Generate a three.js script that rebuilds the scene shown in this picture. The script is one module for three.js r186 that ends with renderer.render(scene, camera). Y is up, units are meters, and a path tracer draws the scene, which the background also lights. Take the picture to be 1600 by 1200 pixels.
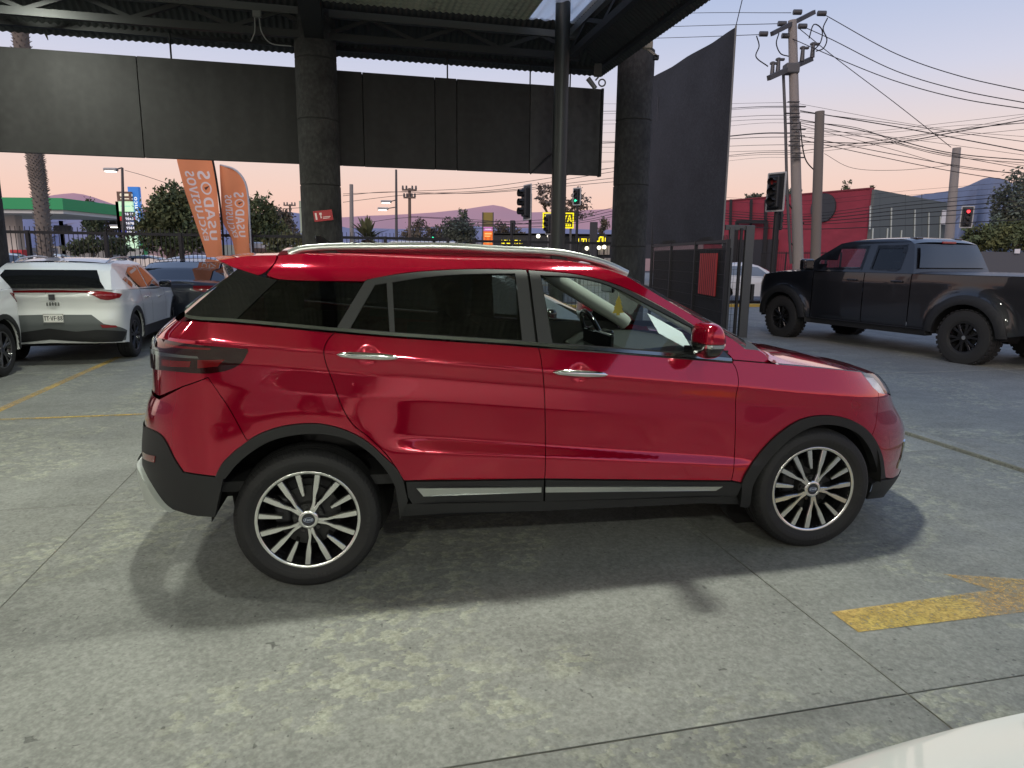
import * as THREE from 'three';
import { mergeGeometries } from 'three/addons/utils/BufferGeometryUtils.js';
import { RoundedBoxGeometry } from 'three/addons/geometries/RoundedBoxGeometry.js';
import { RectAreaLightUniformsLib } from 'three/addons/lights/RectAreaLightUniformsLib.js';

// ------------------------------------------------------------------ camera
const scene = new THREE.Scene();
const FPX = 1063.6, PITCH = 0.1846, ROLL = 0.01144, CAMH = 1.602;
const camera = new THREE.PerspectiveCamera(2 * Math.atan(600 / FPX) * 180 / Math.PI, 4 / 3, 0.05, 60000);
camera.position.set(0, CAMH, 0);
camera.rotation.order = 'YXZ';
camera.rotation.set(-PITCH, 0, ROLL);
scene.add(camera);
camera.updateMatrixWorld(true);
const renderer = new THREE.WebGLRenderer({ antialias: true });
renderer.toneMapping = THREE.LinearToneMapping;
renderer.toneMappingExposure = 1.1;
renderer.shadowMap.enabled = true;

// ------------------------------------------------------------------ sky (dusk, looking away from the sunset)
{
  const w = 512, h = 256, data = new Float32Array(w * h * 4);
  const lin = (c) => { c /= 255; return c <= 0.04045 ? c / 12.92 : Math.pow((c + 0.055) / 1.055, 2.4); };
  const stops = [[-90, [92, 88, 92]], [-4, [150, 136, 140]], [0, [226, 178, 170]], [4, [238, 200, 184]], [8, [230, 209, 202]], [13, [203, 204, 221]], [20, [167, 183, 216]], [30, [150, 171, 210]], [50, [132, 154, 196]], [90, [112, 136, 180]]];
  for (let j = 0; j < h; j++) {
    const el = -90 + 180 * (j + 0.5) / h;
    let k = 0; while (k < stops.length - 2 && stops[k + 1][0] < el) k++;
    const [e0, c0] = stops[k], [e1, c1] = stops[k + 1], t = Math.min(1, Math.max(0, (el - e0) / (e1 - e0)));
    for (let i = 0; i < w; i++) {
      const o = (j * w + i) * 4;
      for (let q = 0; q < 3; q++) data[o + q] = lin(c0[q] + (c1[q] - c0[q]) * t);
      data[o + 3] = 1;
    }
  }
  const t = new THREE.DataTexture(data, w, h, THREE.RGBAFormat, THREE.FloatType);
  t.mapping = THREE.EquirectangularReflectionMapping; t.magFilter = THREE.LinearFilter; t.minFilter = THREE.LinearFilter; t.needsUpdate = true;
  scene.background = t; scene.environment = t;
}
// last glow of the sun, from behind the camera
const sun = new THREE.DirectionalLight(new THREE.Color(1.0, 0.80, 0.70), 1.3);
sun.position.set(-34, 48, 80); sun.castShadow = true; sun.shadow.radius = 60;
Object.assign(sun.shadow.camera, { left: -40, right: 40, top: 40, bottom: -40, near: 1, far: 300 });
scene.add(sun, sun.target);
RectAreaLightUniformsLib.init();

// ------------------------------------------------------------------ helpers
let seed = 7;
const rnd = () => { seed = (seed * 1664525 + 1013904223) >>> 0; return seed / 4294967296; };
const rr = (a, b) => a + (b - a) * rnd();
const V = (x, y, z) => new THREE.Vector3(x, y, z);
const lerp = (a, b, t) => a + (b - a) * t, clamp = (x, a, b) => Math.min(b, Math.max(a, x));
const sstep = (a, b, x) => { const t = clamp((x - a) / (b - a), 0, 1); return t * t * (3 - 2 * t); };
const interp = (T, x) => { if (x <= T[0][0]) return T[0][1]; for (let i = 1; i < T.length; i++) if (x <= T[i][0]) { const [a, b] = T[i - 1], [c, d] = T[i]; return lerp(b, d, (x - a) / (c - a)); } return T[T.length - 1][1]; };
const smoothI = (T, x, r = 0.06) => (interp(T, x - r) + interp(T, x - r / 2) + interp(T, x) * 2 + interp(T, x + r / 2) + interp(T, x + r)) / 6;
const MW = camera.matrixWorld.clone(), MWI = MW.clone().invert();
const ray = (px, py) => V((px - 800) / FPX, -(py - 600) / FPX, -1).transformDirection(MW);
function toPix(p) { const q = p.clone().applyMatrix4(MWI); return [800 + FPX * q.x / -q.z, 600 - FPX * q.y / -q.z]; }
function onY(px, py, y = 0) { const d = ray(px, py), t = (y - CAMH) / d.y; return V(d.x * t, y, d.z * t); }        // pixel -> horizontal plane
function atZ(px, py, dist) { const d = ray(px, py), t = dist / -d.z; return V(d.x * t, CAMH + d.y * t, d.z * t); }   // pixel -> distance ahead
function onLine(px, py, a, b) { // pixel -> vertical plane through plan points a, b ([x,z])
  const d = ray(px, py), nx = b[1] - a[1], nz = -(b[0] - a[0]), t = (a[0] * nx + a[1] * nz) / (d.x * nx + d.z * nz); return V(d.x * t, CAMH + d.y * t, d.z * t);
}
const used = {};
const numbered = (n) => { const k = used[n] = (used[n] ?? -1) + 1; return k ? n + '_' + String(k).padStart(3, '0') : n; };
function tag(o, label, category, group, kind) { Object.assign(o.userData, { label, category }); if (group) o.userData.group = group; if (kind) o.userData.kind = kind; return o; }
function thing(name, label, category, pos = [0, 0, 0], yaw = 0, group) {
  const o = new THREE.Group(); o.name = numbered(name); o.position.set(...pos); o.rotation.y = yaw; scene.add(o); o.updateMatrixWorld(true); return tag(o, label, category, group);
}
function mesh(name, geo, mat, parent) { const m = new THREE.Mesh(Array.isArray(geo) ? merge(geo) : geo, mat); m.name = parent ? name : numbered(name); m.castShadow = m.receiveShadow = true; (parent || scene).add(m); return m; }
function struct(name, geo, mat) { const m = mesh(name, geo, mat); m.userData.kind = 'structure'; return m; }
function merge(list) {
  const l = list.map((g) => { let q = g.index ? g.toNonIndexed() : g; for (const k of Object.keys(q.attributes)) if (!['position', 'normal', 'uv'].includes(k)) q.deleteAttribute(k); if (!q.attributes.normal) q.computeVertexNormals(); if (!q.attributes.uv) q.setAttribute('uv', new THREE.BufferAttribute(new Float32Array(q.attributes.position.count * 2), 2)); return q; });
  return l.length === 1 ? l[0] : mergeGeometries(l);
}
const box = (w, h, d, x = 0, y = 0, z = 0) => new THREE.BoxGeometry(w, h, d).translate(x, y, z);
const rbox = (w, h, d, r, x = 0, y = 0, z = 0, seg = 2) => new RoundedBoxGeometry(w, h, d, seg, r).translate(x, y, z);
const cyl = (r0, r1, h, n = 16, x = 0, y = 0, z = 0) => new THREE.CylinderGeometry(r0, r1, h, n).translate(x, y, z);
function bar(a, b, r, n = 6, r2 = r) { // round bar from a to b
  const d = b.clone().sub(a), L = d.length(), g = new THREE.CylinderGeometry(r2, r, L, n).translate(0, L / 2, 0);
  return g.applyQuaternion(new THREE.Quaternion().setFromUnitVectors(V(0, 1, 0), d.normalize())).translate(a.x, a.y, a.z);
}
function beam(a, b, w, h) { // rectangular bar from a to b, h vertical-ish
  const d = b.clone().sub(a), L = d.length(), m = new THREE.Matrix4(), x = d.clone().normalize(), up = Math.abs(x.y) > 0.95 ? V(0, 0, 1) : V(0, 1, 0), z = x.clone().cross(up).normalize(), y = z.clone().cross(x);
  m.makeBasis(x, y, z).setPosition(a.clone().add(b).multiplyScalar(0.5)); return new THREE.BoxGeometry(L, h, w).applyMatrix4(m);
}
const tube = (pts, r, n = 32, k = 8) => new THREE.TubeGeometry(new THREE.CatmullRomCurve3(pts), n, r, k, false);
function spline2(pts, n = 6) { // splined pixel polyline
  if (pts.length < 3) return pts.map((p) => p.slice());
  const c = new THREE.CatmullRomCurve3(pts.map((p) => V(p[0], p[1], 0)), false, 'centripetal');
  return c.getPoints((pts.length - 1) * n).map((p) => [p.x, p.y]);
}
const ol = (...segs) => { const o = []; for (const s of segs) for (const p of spline2(s)) { const q = o[o.length - 1]; if (!q || Math.hypot(p[0] - q[0], p[1] - q[1]) > 1e-4) o.push(p); } return o; };
// ------------------------------------------------------------------ value noise + textures
const HN = (() => { const p = new Float32Array(65536); let s = 12345; for (let i = 0; i < 65536; i++) { s = (s * 1664525 + 1013904223) >>> 0; p[i] = s / 4294967296; } return p; })();
function vnoise(x, y, per = 256) { // tiling value noise, period per
  const xi = Math.floor(x), yi = Math.floor(y), fx = x - xi, fy = y - yi, u = fx * fx * (3 - 2 * fx), v = fy * fy * (3 - 2 * fy);
  const X0 = ((xi % per) + per) % per, X1 = (X0 + 1) % per, Y0 = ((yi % per) + per) % per, Y1 = (Y0 + 1) % per;
  return lerp(lerp(HN[(X0 + Y0 * 251) & 65535], HN[(X1 + Y0 * 251) & 65535], u), lerp(HN[(X0 + Y1 * 251) & 65535], HN[(X1 + Y1 * 251) & 65535], u), v);
}
function fbm(x, y, per, oct = 4) { let a = 0.5, s = 0, n = 0; for (let i = 0; i < oct; i++) { s += a * vnoise(x + i * 17, y + i * 31, per); n += a; x *= 2; y *= 2; per *= 2; a *= 0.5; } return s / n; }
function texture(w, h, fn, srgb = true) { // fn(u,v) -> [r,g,b] 0..255 or a number
  const d = new Uint8Array(w * h * 4);
  for (let j = 0; j < h; j++) for (let i = 0; i < w; i++) { const c = fn((i + 0.5) / w, (j + 0.5) / h), o = (j * w + i) * 4; if (typeof c === 'number') d[o] = d[o + 1] = d[o + 2] = clamp(c, 0, 255); else { d[o] = clamp(c[0], 0, 255); d[o + 1] = clamp(c[1], 0, 255); d[o + 2] = clamp(c[2], 0, 255); } d[o + 3] = 255; }
  const t = new THREE.DataTexture(d, w, h); t.wrapS = t.wrapT = THREE.RepeatWrapping; t.magFilter = THREE.LinearFilter; t.minFilter = THREE.LinearMipmapLinearFilter; t.generateMipmaps = true; if (srgb) t.colorSpace = THREE.SRGBColorSpace; t.needsUpdate = true; return t;
}
function canvasTex(w, h, draw) { const c = document.createElement('canvas'); c.width = w; c.height = h; draw(c.getContext('2d'), w, h); const t = new THREE.CanvasTexture(c); t.colorSpace = THREE.SRGBColorSpace; return t; }
const std = (r, g, b, rough = 0.7, metal = 0, extra = {}) => new THREE.MeshStandardMaterial({ color: new THREE.Color().setRGB(r, g, b), roughness: rough, metalness: metal, side: THREE.DoubleSide, ...extra });
const phys = (r, g, b, rough, metal, extra = {}) => new THREE.MeshPhysicalMaterial({ color: new THREE.Color().setRGB(r, g, b), roughness: rough, metalness: metal, side: THREE.DoubleSide, ...extra });
const glow = (r, g, b, k = 1) => new THREE.MeshStandardMaterial({ color: 0x0a0a0a, emissive: new THREE.Color().setRGB(r, g, b), emissiveIntensity: k, roughness: 0.6, side: THREE.DoubleSide });
const pane = (r, g, b, rough = 0.02, extra = {}) => phys(r, g, b, rough, 0, { transmission: 1, thickness: 0, ior: 1.5, ...extra });
const grainTex = texture(256, 256, (u, v) => 110 + 110 * vnoise(u * 128, v * 128, 128) + 35 * vnoise(u * 32, v * 32, 32), false);
const tyreBump = texture(1024, 128, (u, v) => { const t = (v > 0.22 && v < 0.78), rib = Math.abs(((u * 90 + (v - 0.5) * 6) % 1 + 1) % 1 - 0.5) < 0.1 && (v < 0.4 || v > 0.6) && t; let k = rib ? 40 : 170; if (!t) { const side = v < 0.5 ? v / 0.22 : (1 - v) / 0.22; if (Math.abs(side - 0.45) < 0.03 || Math.abs(side - 0.75) < 0.02) k = 215; if (side > 0.5 && side < 0.7 && ((u * 5) % 1) < 0.32) k = ((u * 90) % 1) < 0.6 ? 225 : 160; } return k; }, false);
const M = {
  tyre: std(0.010, 0.010, 0.0105, 0.7, 0, { bumpMap: tyreBump, bumpScale: 0.003 }),
  redPaint: phys(0.45, 0.003, 0.03, 0.075, 0.58, { ior: 1.6, clearcoat: 1, clearcoatRoughness: 0.02 }),
  whitePaint: phys(0.72, 0.74, 0.72, 0.35, 0, { clearcoat: 1, clearcoatRoughness: 0.04 }),
  blackPaint: phys(0.003, 0.0035, 0.005, 0.4, 0, { clearcoat: 1, clearcoatRoughness: 0.03 }),
  greyPaint: phys(0.022, 0.027, 0.04, 0.32, 0.4, { clearcoat: 1, clearcoatRoughness: 0.03 }),
  silverPaint: phys(0.45, 0.5, 0.56, 0.3, 0.5, { clearcoat: 1, clearcoatRoughness: 0.04 }),
  trim: std(0.009, 0.0095, 0.01, 0.6, 0, { bumpMap: grainTex, bumpScale: 0.0004 }),
  frame: std(0.012, 0.013, 0.013, 0.5, 0.1),
  glossBlack: phys(0.006, 0.006, 0.007, 0.08, 0, { clearcoat: 1, clearcoatRoughness: 0.02 }),
  chrome: std(0.82, 0.83, 0.82, 0.09, 1),
  satin: std(0.55, 0.57, 0.55, 0.3, 1), darkChrome: std(0.32, 0.34, 0.33, 0.16, 1),
  alloy: std(0.8, 0.8, 0.78, 0.24, 1),
  darkAlloy: phys(0.012, 0.012, 0.013, 0.22, 0.3, { clearcoat: 0.7, clearcoatRoughness: 0.05 }),
  rubber: std(0.014, 0.014, 0.014, 0.78, 0, { bumpMap: grainTex, bumpScale: 0.0005 }),
  under: std(0.006, 0.006, 0.006, 0.9),
  tint: pane(0.06, 0.065, 0.065, 0.02), clear: pane(0.78, 0.84, 0.80, 0.01), darkglass: phys(0.008, 0.009, 0.010, 0.03, 0, { clearcoat: 1, clearcoatRoughness: 0.01 }),
  interior: std(0.018, 0.018, 0.019, 0.75), dash: std(0.028, 0.03, 0.03, 0.7), seat: std(0.014, 0.014, 0.015, 0.6), headliner: std(0.42, 0.43, 0.40, 0.9),
  tail: phys(0.02, 0.001, 0.002, 0.06, 0, { clearcoat: 1, clearcoatRoughness: 0.02 }), reflector: phys(0.14, 0.004, 0.006, 0.1, 0, { clearcoat: 1 }),
  lamp: pane(0.95, 0.97, 1.0, 0.03), lampCore: std(0.88, 0.9, 0.92, 0.3, 0.1),
};
// ------------------------------------------------------------------ ground (site grid turned 13.4 degrees)
const GA = 13.4 * Math.PI / 180, E1 = [Math.cos(GA), -Math.sin(GA)], E2 = [-Math.sin(GA), -Math.cos(GA)];
const grid = (a, b, y = 0) => V(E1[0] * a + E2[0] * b, y, E1[1] * a + E2[1] * b);      // a along the frontage, b away from the camera
const toGrid = (p) => [p.x * E1[0] + p.z * E1[1], p.x * E2[0] + p.z * E2[1]];
const concTex = texture(2048, 2048, (u, v) => { // 4 m tile
  const x = u * 4, y = v * 4, g = (f, a = 0, b = 0) => vnoise(x * f + a, y * f + b, f * 4);
  const big = fbm(x * 0.75 + 1, y * 0.75, 3, 4), mid = fbm(x * 4 + 5, y * 4, 16, 4), grain = g(60) * 0.4 + g(120, 3, 9) * 0.35 + g(230, 8, 1) * 0.25, streak = fbm(x * 2, y * 14, 8, 4);
  const flakeMask = sstep(0.47, 0.60, fbm(x * 1.5 + 2.2, y * 1.5 + 1.3, 6, 4)), flake = sstep(0.53, 0.575, fbm(x * 22 + (grain - 0.5) * 0.8 + 3, y * 30 + 7, 88, 5)) * flakeMask;
  const dark = sstep(0.55, 0.72, fbm(x * 1.25 + 9, y * 2.5 + 4, 5, 4)), c1 = g(38, 5, 2), pit = c1 > 0.955 ? 1 : 0, c2 = g(85, 1, 6), pit2 = c2 > 0.965 ? 1 : 0;
  let k = 127 + (big - 0.5) * 16 + (mid - 0.5) * 12 + (grain - 0.5) * 50 + (streak - 0.5) * 10 - dark * 9 + flake * (9 + 14 * grain);
  k -= pit * 34 + pit2 * 26;
  return [k * 0.995 + flake * 2, k * 1.006 + flake * 2, k * 0.965 - flake * 5];
});
const concBump = texture(1024, 1024, (u, v) => { const x = u * 4, y = v * 4; return 120 + 90 * (fbm(x * 30, y * 30, 120, 3) - 0.5) + 70 * (vnoise(x * 110, y * 110, 440) - 0.5) - (vnoise(x * 38 + 5, y * 38 + 2, 152) > 0.955 ? 70 : 0); }, false);
const concRough = texture(512, 512, (u, v) => 165 + 60 * (fbm(u * 24, v * 24, 24, 4) - 0.5), false);
const conc = [0, 1, 2].map((i) => new THREE.MeshStandardMaterial({ map: concTex, bumpMap: concBump, bumpScale: 0.003, roughnessMap: concRough, roughness: 1, color: new THREE.Color().setRGB([0.98, 1.0, 0.95][i], [0.98, 1.0, 0.95][i], [0.98, 1, 0.95][i]) }));
const asphTex = texture(1024, 1024, (u, v) => { const x = u * 8, y = v * 8, k = 92 + 50 * (fbm(x * 1, y * 1, 8, 4) - 0.5) + 60 * (fbm(x * 30, y * 30, 240, 2) - 0.5) + 30 * (fbm(x * 4, y * 1.2, 32, 3) - 0.5); return [k, k * 1.0, k * 1.01]; });
const asph = new THREE.MeshStandardMaterial({ map: asphTex, bumpMap: concBump, bumpScale: 0.005, roughness: 0.86 });
function uvWorld(g, k = 1 / 4) { const p = g.attributes.position, n = g.attributes.normal, uv = new Float32Array(p.count * 2); for (let i = 0; i < p.count; i++) { const nx = Math.abs(n.getX(i)), ny = Math.abs(n.getY(i)); uv[2 * i] = (ny > 0.5 || nx < 0.5 ? p.getX(i) : p.getZ(i)) * k; uv[2 * i + 1] = (ny > 0.5 ? p.getZ(i) : p.getY(i)) * k; } g.setAttribute('uv', new THREE.BufferAttribute(uv, 2)); return g; }
function slabGeo(a0, a1, b0, b1, y = 0, t = 0.1, r = 0.006) { // slab on the site grid
  const g = new RoundedBoxGeometry(a1 - a0, t, b1 - b0, 1, r); g.translate((a0 + a1) / 2, y - t / 2, -(b0 + b1) / 2); uvWorld(g); const q = g.attributes.uv, ou = rnd(), ov = rnd(); for (let i = 0; i < q.count; i++) q.setXY(i, q.getX(i) + ou, q.getY(i) + ov); g.rotateY(GA); return g;
}
function flatPoly(pts, y, k = 1 / 4) { // horizontal polygon through plan points
  const g = new THREE.ShapeGeometry(new THREE.Shape(pts.map((p) => new THREE.Vector2(p.x, -p.z)))); g.rotateX(-Math.PI / 2).translate(0, y, 0); return uvWorld(g, k);
}
struct('ground', uvWorld(new THREE.PlaneGeometry(9000, 9000).rotateX(-Math.PI / 2).translate(0, -0.06, 0)), asph);
{
  const fc = new THREE.Group(); fc.name = 'forecourt'; fc.userData.kind = 'structure'; scene.add(fc);
  mesh('joint_fill', slabGeo(-12.5, 5.05, -6.5, 15.9, -0.005, 0.04), std(0.16, 0.155, 0.135, 0.95), fc);
  const A = [-12.4, -8.8, -5.2, -1.6, 2.0, 5.05], B = [-6.5, -3.7, -0.9, 1.9, 4.69, 7.42, 10.2, 13, 15.9]; let k = 0;
  for (let i = 0; i < A.length - 1; i++) for (let j = 0; j < B.length - 1; j++) mesh('concrete_slab', slabGeo(A[i] + 0.0027, A[i + 1] - 0.0027, B[j] + 0.0027, B[j + 1] - 0.0027, rr(-0.001, 0.001), 0.1, 0.004), conc[k++ % 3], fc);
  const dw = new THREE.Group(); dw.name = 'driveway'; dw.userData.kind = 'structure'; scene.add(dw);
  const dm = conc[1];
  mesh('edge_strip', slabGeo(5.06, 5.2, -6.5, 15.9, 0.03, 0.1, 0.01), conc[1], dw);
  const B2 = [-6.5, -1.2, 3.4, 8.1, 12.6, 17.4]; for (let j = 0; j < B2.length - 1; j++) for (const [a0, a1] of [[5.21, 9.4], [9.41, 14.5]]) mesh('driveway_slab', slabGeo(a0, a1, B2[j] + 0.006, B2[j + 1] - 0.006, 0.028 + rr(-0.002, 0.002), 0.1, 0.008), dm, dw);
  // pavement and road beyond the fence
  struct('pavement', slabGeo(-40, 60, 17.5, 21, 0.0, 0.1), conc[0]);
  struct('road', uvWorld(new THREE.BoxGeometry(260, 0.04, 14).translate(0, 0, -31)).rotateY(GA).translate(0, -0.035, 0), asph);
  const kerb = struct('kerb', slabGeo(6, 60, 21.02, 21.3, 0.09, 0.15), std(0.5, 0.34, 0.06, 0.7));
  struct('verge', slabGeo(-110, 130, 38.6, 70, 0.05, 0.1), conc[2]);
}
// worn yellow paint
const paintTex = texture(512, 512, (u, v) => { const f = (fbm(u * 90, v * 90, 90, 3) - 0.5) * 60, w = fbm(u * 6, v * 6, 6, 3); return [196 + f + 20 * (w - 0.5), 164 + f, 92 + f * 0.8 + 30 * (w - 0.5)]; });
const wearTex = texture(1024, 1024, (u, v) => { const a = fbm(u * 5 + 2, v * 5, 5, 5), g = vnoise(u * 160, v * 160, 160) * 0.5 + vnoise(u * 330, v * 330, 330) * 0.5; return 255 * clamp(0.38 + 0.35 * sstep(0.38, 0.6, a) + (g - 0.5) * 1.0, 0.06, 0.88); }, false);
const paintM = new THREE.MeshStandardMaterial({ alphaMap: wearTex, transparent: true, map: paintTex, roughness: 0.75 });
const paintThin = new THREE.MeshStandardMaterial({ alphaMap: wearTex, transparent: true, map: paintTex, roughness: 0.8 });
{
  const G = (x, y) => onY(x, y, 0);
  const line = (p, q, w) => { const d = q.clone().sub(p).normalize(), n = V(-d.z, 0, d.x).multiplyScalar(w / 2); return [p.clone().add(n), q.clone().add(n), q.clone().sub(n), p.clone().sub(n)]; };
  const mk = (name, pts, m) => struct(name, flatPoly(pts, 0.0035, 0.5), m);
  mk('bay_line', line(G(-60, 667), G(186, 558), 0.1), paintM);
  mk('bay_line', line(grid(-9.5, 7.36), grid(-1.9, 7.36), 0.06), paintThin);
  const a = toGrid(G(1293, 958)), q = (x, y) => grid(x, y);
  const [s0, s1] = [a[0], a[1]];
  mk('direction_arrow', [q(s0 + 0.02, s1), q(s0 + 0.02, s1 - 0.175), q(s0 + 0.96, s1 - 0.19), q(s0 + 0.96, s1 - 0.36), q(s0 + 1.6, s1 - 0.06), q(s0 + 0.86, s1 + 0.215), q(s0 + 0.95, s1 + 0.02)], paintM);
}
// ------------------------------------------------------------------ car-body skins: P(u, v) -> local point (x forward, y up, z towards the near side)
function makeSkin(S) { // S: W(s,v), a,b corner starts, sr(v), sf(v), Lr, Lf, n
  const n = S.n || 2.6;
  const P = (u, v) => {
    if (S.flat) return V(u, v, S.W(u, v));
    if (u < S.a || u > S.b) {
      const rear = u < S.a, c = rear ? S.a : S.b, t = Math.min(1, Math.abs(u - c) / (rear ? S.Lr : S.Lf)), ph = t * Math.PI / 2, cs = Math.cos(ph), sn = Math.sin(ph);
      const k = Math.pow(Math.pow(cs, n) + Math.pow(sn, n), -1 / n), len = Math.abs((rear ? S.sr(v) : S.sf(v)) - c);
      const s = c + (rear ? -1 : 1) * len * k * sn;
      return V(s, v, S.W(s, v) * k * cs + (S.bulge ? S.bulge(s, v) : 0) * cs);
    }
    return V(u, v, S.W(u, v) + (S.bulge ? S.bulge(u, v) : 0));
  };
  const N = (u, v) => {
    const e = 0.004, lo = S.flat ? -99 : S.a - S.Lr, hi = S.flat ? 99 : S.b + S.Lf;
    const u0 = Math.max(lo, u - e), u1 = Math.min(hi, u + e);
    const a = P(u1, v).sub(P(u0, v)), b = P(u, v + e).sub(P(u, v - e)), q = a.cross(b).normalize();
    return q;
  };
  const sk = { P, N, S };
  sk.bind = (obj, flip = false) => { // needed before pixels can be turned into (u, v)
    obj.updateMatrixWorld(true); sk.obj = obj; sk.mw = obj.matrixWorld.clone(); if (flip) sk.mw.multiply(new THREE.Matrix4().makeScale(1, 1, -1)); sk.tab = [];
    const [u0, u1, v0, v1] = S.range, du = (u1 - u0) / 90, dv = (v1 - v0) / 45;
    for (let i = 0; i <= 90; i++) for (let j = 0; j <= 45; j++) {
      const u = u0 + du * i, v = v0 + dv * j, p = P(u, v).applyMatrix4(sk.mw), nn = N(u, v).transformDirection(sk.mw);
      if (nn.dot(V(0, CAMH, 0).sub(p)) < -0.05) continue;
      sk.tab.push([u, v, ...toPix(p)]);
    }
    return sk;
  };
  const pix = (u, v) => toPix(P(u, v).applyMatrix4(sk.mw));
  sk.inv = (px, py) => {
    let best = 1e9, bu = 0, bv = 0;
    for (const r of sk.tab) { const d = (r[2] - px) ** 2 + (r[3] - py) ** 2; if (d < best) { best = d; bu = r[0]; bv = r[1]; } }
    let u = bu, v = bv, err = best;
    for (let it = 0; it < 14; it++) {
      const q = pix(u, v), e = 0.003, qu = pix(u + e, v), qv = pix(u, v + e);
      const a = (qu[0] - q[0]) / e, b = (qv[0] - q[0]) / e, c = (qu[1] - q[1]) / e, d = (qv[1] - q[1]) / e, rx = px - q[0], ry = py - q[1];
      const A = a * a + c * c + 40, B = a * b + c * d, D = b * b + d * d + 40, gx = a * rx + c * ry, gy = b * rx + d * ry, det = A * D - B * B;
      let du = (D * gx - B * gy) / det, dv = (A * gy - B * gx) / det; const m = Math.hypot(du, dv); if (m > 0.08) { du *= 0.08 / m; dv *= 0.08 / m; }
      const nu = u + du, nv = v + dv, q2 = pix(nu, nv), e2 = (q2[0] - px) ** 2 + (q2[1] - py) ** 2;
      if (e2 > err + 1e-6) break; u = nu; v = nv; err = e2;
    }
    return [u, v];
  };
  sk.uv = (pts) => pts.map((p) => p.length === 3 ? [p[0], p[1]] : sk.inv(p[0], p[1]));
  return sk;
}
function insetPoly(poly, g) {
  if (!g) return poly; let A = 0; const n = poly.length; for (let i = 0; i < n; i++) { const a = poly[i], b = poly[(i + 1) % n]; A += a[0] * b[1] - a[1] * b[0]; } const sg = A > 0 ? 1 : -1;
  return poly.map((p, i) => { const a = poly[(i + n - 1) % n], b = poly[(i + 1) % n]; let n1 = [-(p[1] - a[1]), p[0] - a[0]], n2 = [-(b[1] - p[1]), b[0] - p[0]]; const l1 = Math.hypot(...n1) || 1, l2 = Math.hypot(...n2) || 1; n1 = [n1[0] / l1, n1[1] / l1]; n2 = [n2[0] / l2, n2[1] / l2]; const mx = n1[0] + n2[0], my = n1[1] + n2[1], k = Math.max(0.5, (mx * n1[0] + my * n1[1])); return [p[0] + sg * g * mx / k, p[1] + sg * g * my / k]; });
}
function clipCell(poly, x0, y0, x1, y1) {
  let p = poly;
  for (let k = 0; k < 4; k++) {
    const ax = k & 1 ? 1 : 0, lim = [x0, y0, x1, y1][k], gt = k < 2, axis = k % 2 === 0 ? 0 : 1, out = [];
    const ins = (q) => gt ? q[axis] >= lim : q[axis] <= lim;
    for (let i = 0; i < p.length; i++) { const a = p[i], b = p[(i + 1) % p.length], ia = ins(a), ib = ins(b); if (ia) out.push(a); if (ia !== ib) { const t = (lim - a[axis]) / (b[axis] - a[axis]); const q = [a[0] + (b[0] - a[0]) * t, a[1] + (b[1] - a[1]) * t]; q[axis] = lim; out.push(q); } }
    p = out; if (!p.length) return p;
  }
  return p;
}
const inPoly = (P, x, y) => { let c = false; for (let i = 0, j = P.length - 1; i < P.length; j = i++) { const a = P[i], b = P[j]; if ((a[1] > y) !== (b[1] > y) && x < (b[0] - a[0]) * (y - a[1]) / (b[1] - a[1]) + a[0]) c = !c; } return c; };
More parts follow.
